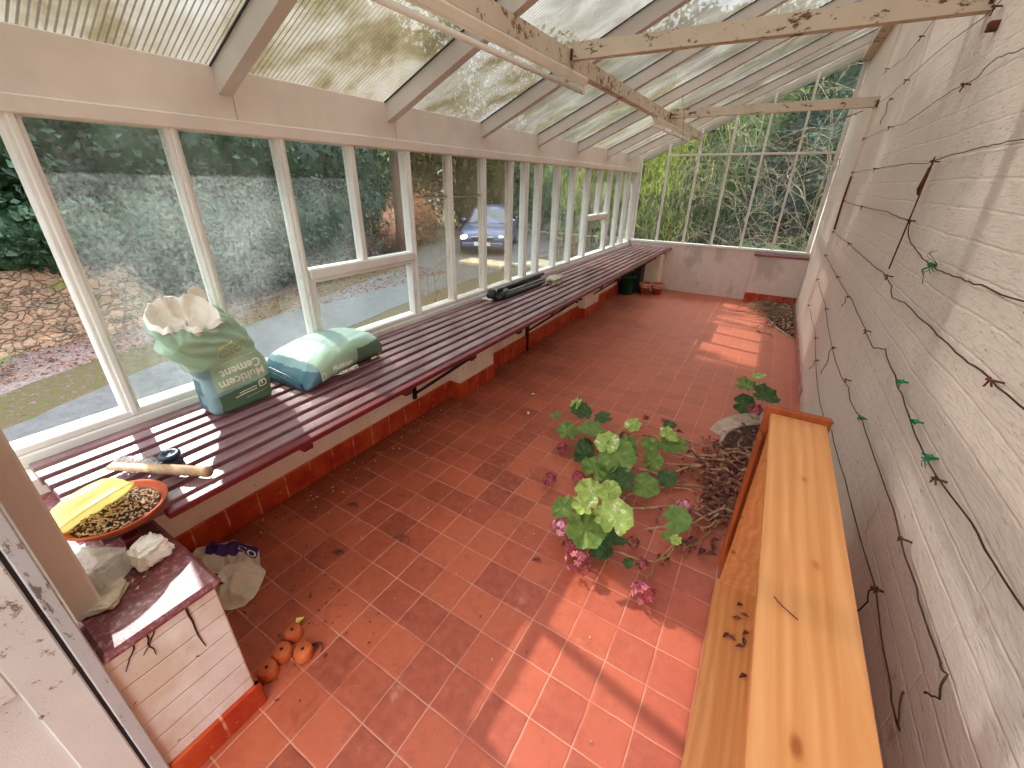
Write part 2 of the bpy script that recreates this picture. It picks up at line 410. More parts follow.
def m_geraniumleaf(name, c1, c2, edge, red):
    g = G(name); P = g.obj(); n = g.noise(P, 26, 3); f = g.noise(P, 70, 2)
    col = g.mix(g.mask(n, .35, .65), srgb(*c1), srgb(*c2)); col = g.mix(g.mask(n, .60, red), col, srgb(*edge))
    a = g.bsdf(col, .5, g.bump(f, .3, .004), spec=.3); b = g.n('ShaderNodeBsdfTranslucent', {'Color': col}).outputs[0]
    return g.done(g.mixs(.3, a, b))
M['ger0'] = m_geraniumleaf('bright_variegated_geranium_leaf', (150, 178, 84), (188, 206, 116), (242, 240, 205), .66)
M['ger1'] = m_geraniumleaf('green_geranium_leaf', (98, 128, 58), (128, 154, 76), (160, 180, 98), .8)
M['ger2'] = m_geraniumleaf('deep_green_geranium_leaf', (58, 86, 46), (78, 106, 56), (104, 132, 72), .85)
M['fl0'] = plain('pale_pink_petal', (240, 186, 200), (214, 120, 150), 90, .6)
M['fl1'] = plain('faded_crimson_petal', (150, 36, 60), (196, 84, 104), 90, .7)
M['fl2'] = plain('dusty_pink_dried_petal', (206, 132, 136), (160, 52, 72), 90, .75)

def m_rubble():
    g = G('lichened_rubble_stone'); P = g.sc(g.pos(), (1, 1, 1.5))
    wp = g.n('ShaderNodeTexNoise', {'Vector': P, 'Scale': 5.0, 'Detail': 4.0}).outputs['Color']
    q = g.mix(.22, P, wp, 'ADD')
    e = g.vor(q, 8.5, 'DISTANCE_TO_EDGE'); cl = g.vor(q, 8.5, 'F1', 'Color')
    s = g.n('ShaderNodeSeparateColor', {0: cl}).outputs[0]
    col = g.ramp(s, [(0, srgb(74, 64, 56)), (.3, srgb(132, 104, 86)), (.7, srgb(168, 130, 106)), (1, srgb(120, 104, 90))])
    col = g.mix(g.mask(g.noise(P, 20, 4), .4, .7), col, srgb(166, 140, 116))
    col = g.mix(g.mask(e, .035, .012), col, srgb(112, 90, 70))
    col = g.mix(g.mask(g.noise(P, 3, 4), .58, .66), col, srgb(120, 122, 60))
    return g.done(g.bsdf(col, .9, g.bump(g.math('ADD', g.mask(e, 0, .1), g.noise(P, 30, 3)), .8, .03), spec=.15))
M['rubble'] = m_rubble()
def m_ground(name, stops, scale, b=.6, vor=0):
    g = G(name); P = g.pos(); n = g.noise(P, scale, 8, .75)
    col = g.ramp(n, [(p, srgb(*c)) for p, c in stops]); h = n
    if vor:
        v = g.vor(P, vor, 'F1', 'Color'); s = g.n('ShaderNodeSeparateColor', {0: v}).outputs[0]
        col = g.mix(g.math('MULTIPLY', s, .7), col, srgb(140, 122, 118)); h = s
    return g.done(g.bsdf(col, .9, g.bump(h, b, .02), spec=.2))
M['grass'] = m_ground('rough_garden_grass', [(.3, (62, 62, 38)), (.5, (84, 82, 50)), (.7, (104, 94, 66))], 9)
M['moss'] = m_ground('mossy_verge', [(.35, (58, 56, 32)), (.46, (82, 80, 42)), (.51, (76, 58, 46)), (.64, (104, 92, 80))], 18)
M['gravel'] = m_ground('pinkish_gravel', [(.3, (72, 58, 52)), (.6, (100, 86, 80))], 30, .8, 55)
M['asphalt'] = m_ground('worn_grey_tarmac', [(.3, (76, 74, 74)), (.6, (94, 92, 91)), (.75, (116, 110, 106))], 12, .3)
M['slab'] = plain('sandy_stone_slab', (206, 190, 160), (180, 160, 128), 8, .85, .4)

M['sackL'] = plain('pale_green_plastic_sack', (142, 172, 142), (160, 184, 156), 5, .35, .25, 18, spec=.5)
M['sackD'] = plain('dark_green_sack_band', (74, 104, 78), (88, 116, 90), 6, .38, .25, 18, spec=.5)
M['sackT'] = plain('teal_sack_side', (112, 144, 148), (132, 160, 160), 6, .35, .3, 18, spec=.5)
M['sackN'] = plain('deep_teal_sack_print', (56, 92, 104), (70, 104, 112), 6, .38, .3, 18, spec=.5)
M['sackP'] = plain('pale_aqua_sack_face', (146, 172, 166), (160, 184, 172), 5, .38, .2, 18, spec=.45)
M['paper'] = plain('cream_paper_lining', (246, 242, 232), (230, 218, 198), 12, .8, .4, 30)
M['print'] = plain('cream_printing_ink', (232, 230, 206), None)
M['printy'] = plain('yellowish_printing_ink', (216, 216, 150), None)
M['black'] = plain('black_plastic', (26, 26, 28), (40, 40, 42), 20, .45)
M['grey'] = plain('grey_aluminium', (150, 150, 146), (120, 120, 118), 10, .35, metal=.6)
M['rag'] = plain('beige_rag', (206, 192, 166), (150, 134, 110), 20, .95, .6, 40)
M['cloth'] = plain('off_white_feed_bag', (226, 212, 190), (204, 186, 162), 9, .6, .5, 30)
M['purple'] = plain('indigo_print', (48, 28, 104), (66, 30, 96), 20, .5)
M['terra'] = plain('terracotta', (196, 96, 52), (172, 76, 42), 9, .75, .15, 50)
M['terra2'] = plain('orange_clay', (206, 104, 50), (180, 80, 38), 14, .7, .15, 50)
M['band'] = plain('limescale_bloom', (222, 196, 174), (190, 150, 124), 20, .85)
M['hole'] = plain('dark_hole', (40, 20, 14), None)
M['green'] = plain('dark_green_bucket_plastic', (10, 66, 48), (14, 80, 58), 10, .4)
M['faded'] = plain('faded_red_skirting', (166, 96, 82), (190, 150, 134), 8, .7, .3, 40)
M['wire'] = plain('rusty_dark_wire', (50, 42, 40), (84, 58, 46), 40, .6, metal=.4)
M['rust'] = plain('rust_brown_iron', (110, 58, 38), (74, 40, 30), 30, .85, .4, 60)
M['twine'] = plain('green_garden_twine', (40, 140, 92), (28, 110, 74), 60, .8)
M['metalb'] = plain('dark_bracket_iron', (38, 34, 34), (60, 48, 44), 20, .6, metal=.5)
M['white'] = plain('yellowed_white_enamel', (246, 240, 226), (232, 222, 202), 4, .4)
M['tube'] = plain('fluorescent_tube_glass', (236, 232, 222), None, rough=.2)
M['bristle'] = plain('white_nylon_bristle', (236, 228, 222), (210, 200, 196), 50, .7)
M['bwood'] = plain('worn_brush_wood', (196, 160, 120), (150, 116, 86), 12, .6, stretch=(1, 4, 1))
M['navy'] = plain('navy_blue_plastic', (38, 44, 62), (52, 60, 80), 10, .35)
M['seed'] = plain('pale_husk', (216, 196, 170), (160, 104, 66), 70, .8)
M['lemon'] = plain('bright_yellow_peel', (250, 226, 60), (236, 240, 140), 40, .5)
M['carpaint'] = plain('silver_blue_car_paint', (80, 92, 132), (72, 84, 122), 2, .25, metal=.3, spec=.7)
M['carglass'] = plain('car_window_glass', (60, 74, 90), None, rough=.12, spec=.6)
M['tyre'] = plain('tyre_rubber', (28, 28, 30), None, rough=.85)
M['chrome'] = plain('chrome_trim', (214, 216, 222), None, rough=.15, metal=.9)
M['plate'] = plain('number_plate', (236, 236, 236), None)
def m_glint():
    g = G('headlamp_glint'); return g.done(g.bsdf(srgb(240, 248, 255), .2, emit=(1, 1, 1, 1), es=6.0))  # unlit headlamp; the emission imitates a sun glint on it
M['glint'] = m_glint()
def m_thin(name, col, clear, wr=.3):
    g = G(name); n = g.noise(g.pos(), 30, 4)
    a = g.bsdf(g.mix(g.mask(n, .4, .7), srgb(*col), srgb(*[min(255, c+14) for c in col])), .3, g.bump(n, wr, .01), spec=.6)
    tl = g.n('ShaderNodeBsdfTranslucent', {'Color': srgb(*col)}).outputs[0]
    t = g.n('ShaderNodeBsdfTransparent', {'Color': (.95, .95, .93, 1)}).outputs[0]
    return g.done(g.mixs(clear, g.mixs(.35, a, tl), t))
M['yellow'] = m_thin('translucent_yellow_plastic', (240, 234, 150), .05, .1)
M['poly'] = m_thin('crinkled_clear_polythene', (216, 212, 200), .35, .6)

# ------------------------------------------------------------------ camera
cam = bpy.data.objects.new('camera', bpy.data.cameras.new('camera')); C.objects.link(cam)
rt = Vector((0.85248748, 0.5225274, 0.01517291)); up = Vector((-0.23174666, 0.3517519, 0.90695319)); fw = Vector((-0.46857079, 0.77668251, -0.42095807))
Mx = Matrix((rt, up, -fw)).transposed().to_4x4(); Mx.translation = Vector((0, 0, 1.62)); cam.matrix_world = Mx
cam.data.sensor_width = 36; cam.data.lens = 413.3386/1024*36; cam.data.clip_start = .02; cam.data.clip_end = 300
cam.data.shift_x = (512-509.14)/1024; cam.data.shift_y = (374.17-384)/1024
S = bpy.context.scene; S.camera = cam

# ------------------------------------------------------------------ room shell
XL, XR, YF = -2.10, .50, 7.40
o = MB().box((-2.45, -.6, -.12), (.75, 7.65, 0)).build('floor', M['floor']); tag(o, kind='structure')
o = MB().box((XR, -1.2, 0), (XR+.3, 7.7, 3.35)).build('wall_right', M['wall']); tag(o, kind='structure')
mb = MB()
mb.box((XR-.010, 3.9, 0), (XR+.01, 7.2, .10), 0, .003)
o = mb.build('baseboard_right', M['faded']); tag(o, kind='structure')

# left dwarf wall: white render, stepping out at the piers
wl = thing('wall_left', (XL, 0, 0), kind='structure')
mb = MB().box((-2.32, -.03, -.12), (-1.987, 7.5, .66))
for a, b in ((2.36, 2.85), (5.0, 5.5)): mb.box((-2.0, a, 0), (-1.885, b, .66), 0, .004)
mb.box((-2.0, 7.12, 0), (-1.47, 7.42, .655), 0, .004)
mb.build('render', M['dwarf'], wl)
sk = thing('baseboard_left', (-1.98, 0, 0), kind='structure')
mb = MB()
def sk_run(a, b, x, h): mb.box((x-.02, a, 0), (x, b, h), 0, .003)
sk_run(.28, 2.36, -1.972, .145); sk_run(2.85, 5.0, -1.972, .165); sk_run(5.5, 7.12, -1.972, .15)
for a, b in ((2.36, 2.85), (5.0, 5.5)):
    mb.box((-1.99, a-.012, 0), (-1.872, b+.012, .14), 0, .003)
mb.build('skirting_tiles', M['skirt'], sk)

# far dwarf wall with its projecting pier
wf = thing('wall_far', (0, YF, 0), kind='structure')
mb = MB().box((-2.32, YF, -.12), (.5, YF+.22, .74)); mb.box((-.17, 7.29, 0), (.5, YF+.02, .69), 0, .004)
mb.build('render', M['farwall'], wf)
MB().box((-.18, 7.278, 0), (.5, 7.292, .145), 0, .003).build('skirting_tiles', M['skirtx'], wf)
MB().box((-.18, 7.27, .69), (.5, YF+.02, .715), 0, .004).build('ledge_tiles', M['sill'], wf)

# near dwarf wall end beside the doorway
wn = thing('wall_near', (-1.7, .12, 0), kind='structure')
MB().box((-2.32, .0, 0), (-1.12, .262, .568), 0, .004).build('painted_brick', M['plinth'], wn)
mb = MB(); mb.box((-1.13, .017, 0), (-1.108, .275, .105), 0, .004); mb.box((-1.99, .255, 0), (-1.108, .275, .105), 0, .004)
mb.build('skirting_tiles', M['skirt'], wn)
MB().box((-2.30, .0158, .568), (-1.104, .279, .597), 0, .011).build('sill_tiles', M['sill'], wn)
def streak(y, z0, z1, r, seed):
    q = random.Random(seed); pts = []; n = 7
    for i in range(n): pts.append((-1.1185, y + q.uniform(-.003, .003) - .006*i*(seed % 2), z0 + (z1-z0)*i/(n-1)))
    return MB().tube(pts, [r*(1-.6*i/(n-1)) for i in range(n)], 6).build('paint_run', M['hole'], wn)
streak(.075, .565, .505, .0022, 1); streak(.098, .565, .49, .0022, 2); streak(.118, .565, .515, .002, 3); streak(.19, .567, .40, .0034, 4)

# doorway: jamb, post and the opened door leaf
tj = thing('trim_1', (-1.2, 0, 0), kind='structure')
MB().box((-1.26, -.0125, 0), (-1.104, .0155, 2.2), 0, .003).build('door_jamb', M['jamb'], tj)
MB().box((-1.2, -.0205, 0), (-1.128, -.0125, 2.0)).build('gap_shade', M['black'], tj)  # black strip filling the crack beside the door, imitating its shade
MB().box((-1.40, .0155, .597), (-1.262, .075, 2.2), 0, .006).build('corner_post', M['post'], tj)
dr = thing('door_1', (-1.13, -.02, 0), kind='structure')
mb = MB()
for a, b, z0, z1 in ((-.10, -.02, .02, 2.0), (-.80, -.72, .02, 2.0), (-.72, -.10, .02, .22), (-.72, -.10, .635, .76), (-.72, -.10, 1.88, 2.0)):
    mb.box((-1.16, a, z0), (-1.12, b, z1), 0, .003)
mb.build('door_frame', M['door'], dr)
MB().box((-1.147, -.73, .2), (-1.133, -.09, .65)).build('door_panel', M['door'], dr)
MB().box((-1.143, -.73, .75), (-1.139, -.09, 1.89)).build('door_pane', M['glass_clear'], dr)

# ------------------------------------------------------------------ left window run
w1 = thing('window_1', (XL, 0, .66), kind='structure')
FR = M['frame']
posts = [(-.02, .055), (.466, .05), (.90, .042), (1.345, .042), (2.19, .048), (2.615, .036), (3.05, .036), (3.475, .036), (3.755, .062), (4.03, .05),
         (4.455, .036), (4.875, .036), (5.335, .042), (6.15, .036), (6.585, .036), (6.99, .036), (7.375, .05)]
for y, w in posts:
    mb = MB(); mb.box((XL-.065, y-w/2, .70), (XL, y+w/2, 1.80), 0, .004)
    mb.box((XL-.008, y-w*.22, .72), (XL+.012, y+w*.22, 1.80), 0, .004)
    mb.build('post', FR, w1)
MB().box((XL-.16, -.05, .66), (XL+.012, 7.42, .712), 0, .006).build('sill', FR, w1)
MB().box((XL-.07, -.05, .712), (XL+.004, 7.4, .742), 0, .005).build('bottom_rail', FR, w1)
MB().box((XL-.08, -.6, 1.79), (XL+.02, 7.42, 1.845), 0, .005).build('head_rail', M['fascia'], w1)
for (a, b, z, ym) in ((1.365, 2.17, 1.155, 1.755), (5.36, 6.13, 1.225, 5.755)):
    mb = MB(); mb.box((XL-.06, a, z-.035), (XL+.016, b, z+.022), 0, .008); mb.box((XL-.07, a, z-.055), (XL+.004, b, z-.03), 0, .004)
    mb.build('transom', FR, w1)
    MB().box((XL-.06, ym-.018, z), (XL+.004, ym+.018, 1.8), 0, .004).build('glazing_bar', FR, w1)
    mb = MB()
    for q in (a+.012, b-.012): mb.box((XL-.055, q-.016, .72), (XL+.002, q+.016, z-.03), 0, .004)
    mb.build('casement_stile', FR, w1)
gx = XL-.03
def pane(y0, y1, z0, z1, mat): MB().box((gx-.002, y0, z0), (gx+.002, y1, z1)).build('pane', mat, w1)
ys = [p[0] for p in posts]
kinds = {1: 'glass_foggy', 2: 'glass_foggy', 3: 'glass_dirty', 4: 'glass_brown', 5: 'glass_brown', 6: 'glass_brown'}
for i in range(1, len(ys)-1):
    mt = M[kinds.get(i, 'glass_clear' if i > 7 else 'glass_dirty')]
    y0, y1 = ys[i], ys[i+1]
    if i == 3:
        pane(y0, 1.755, 1.155, 1.8, M['glass_dirty']); pane(1.755, y1, 1.155, 1.8, M['glass_dirty']); pane(y0, y1, .73, 1.13, M['glass_clear'])
    elif i == 12:
        pane(y0, 5.755, 1.225, 1.8, mt); pane(5.755, y1, 1.225, 1.8, mt); pane(y0, y1, .73, 1.2, mt)
    elif i in (4, 5):
        pane(y0, y1, .73, 1.53, mt); MB().box((gx-.006, y0, 1.515), (gx-.002, y1, 1.8)).build('pane', mt, w1)
        MB().box((gx-.007, y0+.02, 1.511), (gx+.001, y1-.02, 1.517)).build('pane_lap', FR, w1)
    else: pane(y0, y1, .73, 1.8, mt)
# fascia board and outer gutter edge
fa = thing('trim_2', (XL, 0, 1.9), kind='structure')
mb = MB()
for a, b in ((-.6, 1.163), (1.166, 2.10), (2.103, 7.45)): mb.box((XL-.035, a, 1.838), (XL+.004, b, 2.03), 0, .003)
mb.build('fascia_board', M['fascia'], fa)
MB().box((XL-.36, -.9, 1.86), (XL-.33, 7.8, 1.95)).build('gutter_board', M['frame'], fa)

# ------------------------------------------------------------------ far window
w2 = thing('window_2', (0, YF, .74), kind='structure')
rz = lambda x: 1.93+.447*(x-XL)
MB().box((XL, YF-.012, .735), (XR, YF+.09, .772), 0, .005).build('sill', FR, w2)
mull = [(-2.075, .05), (-1.66, .032), (-1.235, .03), (-.815, .03), (-.40, .03), (.018, .03), (.462, .05)]
for x, w in mull:
    zt = rz(x)+.06
    MB().box((x-w/2, YF+.01, .76), (x+w/2, YF+.055, zt), 0, .004).build('mullion', FR, w2)
MB().box((-1.66, YF+.004, 2.02), (.45, YF+.05, 2.05), 0, .004).build('transom', FR, w2)
for i in range(6):
    x0, x1 = mull[i][0], mull[i+1][0]
    vs = []
    for y in (YF+.03, YF+.034): vs += [(x0, y, .77), (x1, y, .77), (x1, y, rz(x1)+.05), (x0, y, rz(x0)+.05)]
    MB().add(vs, [(0, 1, 2, 3), (7, 6, 5, 4), (0, 4, 5, 1), (1, 5, 6, 2), (2, 6, 7, 3), (3, 7, 4, 0)]).build('pane', M['glass_clear'], w2)

# ------------------------------------------------------------------ roof
ce = thing('ceiling', (-.8, 3.5, 2.4), kind='structure')
rafy = [-.78, .17, 1.135, 2.065, 3.03, 3.95, 4.9, 5.89, 6.76, 7.5]
sl = Vector((1, 0, .447)).normalized(); nrm = Vector((-.447, 0, 1)).normalized()
for y in rafy:
    w = .055 if y < 7.4 else .11
    mb = MB(); a = Vector((XL-.32 if y > 7.4 else XL+.0, y, 0)); a.z = rz(a.x); b = Vector((XR, y, rz(XR)))
    dz = .098
    vs = []
    for yy in (y-w/2, y+w/2): vs += [(a.x, yy, a.z), (b.x, yy, b.z), (b.x, yy, b.z+dz), (a.x, yy, a.z+dz)]
    mb.add(vs, [(3, 2, 1, 0), (4, 5, 6, 7), (0, 1, 5, 4), (1, 2, 6, 5), (2, 3, 7, 6), (3, 0, 4, 7)])
    mb.build('rafter', M['rafter'], ce)
    if y < 7.4: MB().box((XL-.33, y-.025, 1.90), (XL-.03, y+.025, 1.95)).build('rafter_tail', M['rafter'], ce)
edges = [-.9]+[y for y in rafy[1:-1]]+[7.75]
for i in range(len(edges)-1):
    y0, y1 = edges[i], edges[i+1]; rib = i <= 3
    step = .0035 if rib else .02
    n = int((y1-y0)/step); rows = []
    for x in (XL-.36, -.8, XR+.02):
        row = []
        for k in range(n+1):
            y = y0+(y1-y0)*k/n; h = .0035*math.sin(2*math.pi*y/.021) if rib else .004*math.sin(2*math.pi*y/.075)
            row.append((x, y, rz(x)+.107+h+.0004*i))
        rows.append(row)
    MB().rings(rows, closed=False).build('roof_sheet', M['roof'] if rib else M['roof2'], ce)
for y in rafy[1:-1]:   # dark lap strip along each rafter
    a = Vector((XL, y-.034, rz(XL)+.096)); b = Vector((XR, y-.034, rz(XR)+.096))
    MB().bar(a, b, .006, .006).build('sealing_strip', M['black'], ce)
MB().box((.41, -.6, 3.0), (XR, YF, 3.085), 0, .004).build('wall_plate', M['peel'], ce)

# purlin and tie beams
pu = thing('purlin', (-1.25, 3.4, 2.23), 'long peeling cream roof beam running under the rafters above the bench', 'beam')
rows = []
for k in range(40):
    y = -.6+(YF+.6)*k/39; j = .003*N((y*2, 3, 0)); t = rz(-1.25)-.004
    rows.append([(-1.285+j, y, t-.085+j), (-1.222+j, y, t-.085-j), (-1.222-j, y, t+.0), (-1.285, y, t+.0)])
MB().rings(rows, 0, True, True, smooth=False).build('timber', M['peel'], pu)
def tie(y, z0, z1, label):
    t = thing('tie_beam', (-.4, y, z0), label, 'beam', 'tie beams across the roof')
    rows = []
    for k in range(30):
        x = -1.222+(XR+1.222)*k/29; j = .004*N((x*3, y, 0)); zz = z0+(z1-z0)*k/29
        rows.append([(x, y-.028+j, zz), (x, y+.028+j, zz+j), (x, y+.028, zz+.078), (x, y-.028, zz+.078+j)])
    MB().rings(rows, 0, True, True, smooth=False).build('timber', M['tie'], t)
    for q in (-1.21, XR-.01): MB().box((q-.006, y-.034, z0-.002), (q+.006, y-.028, z0+.05), 0).build('iron_strap', M['rust'], t)
tie(2.66, 2.255, 2.236, 'peeling tie beam nearer the doorway, meeting the white wall high up')
tie(5.22, 2.255, 2.254, 'smaller-looking peeling tie beam close to the glazed end wall')

# fluorescent battens
def batten(y0, y1, label):
    t = thing('fluorescent_light', (-1.245, (y0+y1)/2, 2.23), label, 'ceiling light', 'strip lights under the long roof beam')
    x = -1.25; zt = 2.222
    prof = [(-.026, 0), (-.028, -.012), (-.016, -.042), (.016, -.042), (.028, -.012), (.026, 0)]
    rows = [[(x+a, y, zt+b) for a, b in prof] for y in (y0, y1)]
    MB().rings(rows, 0, True, True, smooth=False).build('housing', M['white'], t)
    for y in (y0+.012, y1-.012):
        MB().box((x-.014, y-.012, zt-.088), (x+.014, y+.012, zt-.038), 0, .004).build('tube_holder', M['white'], t)
    MB().tube([(x-.004, y0+.02, zt-.076), (x-.004, y1-.02, zt-.076)], .0125, 14).build('tube', M['tube'], t)
batten(1.12, 2.93, 'long strip light with bare tube under the roof beam, nearer the camera')
batten(4.75, 6.55, 'short-looking strip light at the distant end of the roof beam')
t = MB().tube([(-1.0, 4.6, 2.36), (-.98, 4.75, 2.2), (-.96, 4.9, 1.6), (-.955, 4.95, 1.35)], .0018, 5).build('hanging_wire', M['wire'])
tag(t, 'thin dark wire dangling below the distant tie beam', 'wire')

# ------------------------------------------------------------------ bench
be = thing('slatted_bench', (-1.74, 3.6, 0), 'long maroon slatted bench running under the left-hand windows', 'bench')
mb = MB(); xs = [-2.058+.0835*k for k in range(8)]
for k, x in enumerate(xs):
    y = .135+.006*rnd.uniform(-1, 1); seg = [y, 2.9+rnd.uniform(-.9, .9), 5.2+rnd.uniform(-.6, .6), YF-.01]
    for a, b in zip(seg[:-1], seg[1:]): mb.box((x-.0265, a+.002, .645), (x+.0265, b-.002, .681+rnd.uniform(-.001, .001)), 0, .003)
mb.build('slats', M['slat'], be)
MB().box((-1.412, .285, .664), (-1.376, YF-.01, .690), 0, .004).build('front_rail', M['maroon'], be)
y = .2
while y < 7.35: MB().box((-2.07, y-.022, .615), (-1.414, y+.022, .645), 0, .003).build('bearer', M['maroon'], be); y += .575
for y in (1.93, 3.60, 5.3, 6.6):
    mb = MB(); mb.box((-1.975, y-.016, .17), (-1.955, y+.016, .62), 0, .002); mb.bar((-1.965, y, .21), (-1.47, y, .60), .018, .02)
    mb.box((-1.975, y-.014, .60), (-1.43, y+.014, .615), 0, .002)
    if y == 3.60: mb.tube([(-1.952, y, 0), (-1.952, y, .6)], .012, 10)
    mb.build('bracket', M['metalb'], be)

# ------------------------------------------------------------------ garden wires on the white wall
WX = XR-.016
wires = {
 'topmost of the nine': [(5.49, 2.53), (4.35, 2.43), (3.9, 2.46), (3.59, 2.47), (2.4, 2.46)],
 'second from the top': [(5.29, 2.26), (4.4, 2.23), (4.0, 2.24), (3.22, 2.24), (2.62, 2.21), (2.0, 2.22), (1.4, 2.24)],
 'third from the top, loosely doubled': [(5.45, 2.02), (4.0, 1.985), (3.53, 1.955), (3.15, 1.965), (2.73, 1.985), (2.36, 1.98), (2.23, 2.01), (2.05, 1.99), (1.4, 1.98)],
 'fourth from the top, reaching the rusty hook': [(5.35, 1.75), (3.99, 1.74), (3.15, 1.735), (2.52, 1.72), (2.41, 1.73), (2.02, 1.74), (1.76, 1.74), (1.3, 1.745)],
 'fifth from the top, sagging with green twine': [(5.35, 1.51), (4.03, 1.5), (3.08, 1.51), (2.49, 1.495), (2.44, 1.44), (2.19, 1.4), (1.91, 1.38), (1.71, 1.39), (1.5, 1.4), (1.2, 1.41)],
 'sixth from the top, taut and dark': [(5.22, 1.23), (3.95, 1.25), (3.06, 1.25), (2.62, 1.26), (2.38, 1.24), (2.29, 1.205), (2.1, 1.23), (1.77, 1.23), (1.52, 1.23), (1.32, 1.24), (1.0, 1.25)],
 'seventh from the top, with two twine knots': [(5.26, 1.01), (3.97, 1.01), (3.46, 1.01), (3.1, 1.02), (2.54, 1.0), (2.27, .99), (2.1, 1.04), (1.86, 1.02), (1.7, 1.0), (1.36, .97), (1.05, 1.0), (.8, 1.01)],
 'eighth from the top, ending in a frayed hook': [(5.22, .77), (4.14, .76), (3.17, .69), (2.67, .70), (2.4, .74), (2.28, .72), (2.01, .76), (1.39, .77), (1.09, .76), (.89, .76), (.86, .77), (.84, .72), (.88, .68)],
 'lowest, slack behind the bookcase': [(5.1, .5), (4.2, .52), (3.26, .41), (2.65, .43), (2.41, .49), (1.89, .53), (1.25, .58), (.97, .55), (.87, .55), (.93, .60)],
}
for wi, (nm, pts) in enumerate(wires.items()):
    t = thing('garden_wire', (WX, 2.5, pts[2][1]), 'horizontal training wire on the white wall, '+nm, 'wire', 'training wires on the white wall')
    q = random.Random(wi); pp = []
    for (a, b) in zip(pts[:-1], pts[1:]):
        for k in range(6):
            u = k/6; pp.append((WX-.004*math.sin(u*math.pi)-.002*q.random(), a[0]+(b[0]-a[0])*u, a[1]+(b[1]-a[1])*u+.003*math.sin(u*math.pi*2)*q.uniform(-1, 1)))
    pp.append((WX, *pts[-1]))
    thick = .0016 if wi in (0, 1, 2, 3) else .0021
    MB().tube(pp, thick, 5).build('strand', M['wire'], t)
    eyes = [p for p in (5.25, 3.98, 2.5, 1.25) if pts[-1][0]-.05 < p]
    for yy in eyes:
        zz = min(pts, key=lambda c: abs(c[0]-yy))[1]
        mb = MB(); mb.tube([(XR+.01, yy, zz), (XR-.03, yy, zz+.004)], .003, 6)
        mb.tube([(XR-.02, yy-.012, zz-.008), (XR-.024, yy+.002, zz+.008), (XR-.018, yy+.016, zz-.004), (XR-.02, yy+.02, zz-.02)], .0022, 5)
        mb.build('vine_eye', M['rust'], t)
def stub(y, z, y2, z2, label):
    q = random.Random(int(y*100)); pts = []
    for k in range(8):
        u = k/7; pts.append((XR-.02-.006*math.sin(u*9), y+(y2-y)*u+.006*math.sin(u*14), z+(z2-z)*u))
    mb = MB().tube(pts, .0022, 5); mb.tube([(XR+.004, y, z), (XR-.022, y, z)], .003, 5); mb.tube([(XR-.015, y+.008*math.cos(k), z+.008*math.sin(k)) for k in range(7)], .0022, 5)
    tag(mb.build('wire_offcut', M['wire'], None), label, 'wire', 'twisted wire ends on the white wall')
stub(3.17, .70, 3.2, .5, 'twisted wire tail hanging from the eighth training wire')
stub(3.6, .46, 3.75, .33, 'twisted wire tail near the floor beyond the bookcase')
stub(4.4, 2.2, 4.45, 2.05, 'short wire tail hanging high on the white wall')
stub(1.25, .58, 1.27, .44, 'doubled wire loop behind the bookcase top')
stub(3.3, 1.0, 3.33, .93, 'dark clot of wire on the seventh training wire')
rod = MB().tube([(XR-.02, 2.5, 1.74), (XR-.024, 2.49, 1.5), (XR-.02, 2.53, 1.29)], .003, 6)
rod.tube([(XR-.022, 2.50, 1.70), (XR-.03, 2.48, 1.66), (XR-.03, 2.51, 1.62), (XR-.02, 2.535, 1.60), (XR-.02, 2.53, 1.64)], .006, 6)
tag(rod.build('hanging_rod', M['rust']), 'rusty rod and hook hanging vertically on the white wall', 'rod')
t = MB().tube([(XR-.016, 5.28, 1.72), (XR-.02, 5.27, 1.5), (XR-.016, 5.24, 1.25)], .009, 7)
tag(t.build('iron_pipe', M['rust']), 'short rusty pipe fixed upright at the distant end of the white wall', 'pipe')
t = MB().box((XR-.028, 2.44, 2.13), (XR+.01, 2.47, 2.16), 0, .003)
tag(t.build('wall_hook', M['rust']), 'small square rusty hook high on the white wall near the tie beam', 'hook')
def twine(y, z, sz, label, seed):
    q = random.Random(seed); mb = MB()
    for k in range(9):
        a = q.uniform(0, 6.28); L = sz*q.uniform(.5, 1.3); c = (XR+.002, y, z)
        mb.tube([c, (XR-.03, y+L*.5*math.cos(a), z+L*.4*math.sin(a)), (XR-.02, y+L*math.cos(a+.4), z+L*.7*math.sin(a+.4)-.01)], .0013, 4)
    mb.tube([(XR+.004, y, z), (XR-.02, y, z)], .003, 5); mb.blob((XR-.018, y, z), .007, 0, 6, .3)
    tag(mb.build('twine_tie', M['twine']), label, 'twine', 'green twine ties on the training wires')
twine(2.0, 1.385, .07, 'largest frayed green twine tie, on the sagging fifth wire', 1)
twine(1.34, .985, .03, 'frayed green twine knot low on the seventh wire by the bookcase', 2)
twine(1.52, 1.0, .012, 'tiny green twine loop just above the frayed knot on the seventh wire', 3)
twine(2.02, .76, .022, 'small green twine knot on the eighth wire', 4)
twine(1.77, 1.03, .02, 'pale green twine wisp midway along the seventh wire', 5)

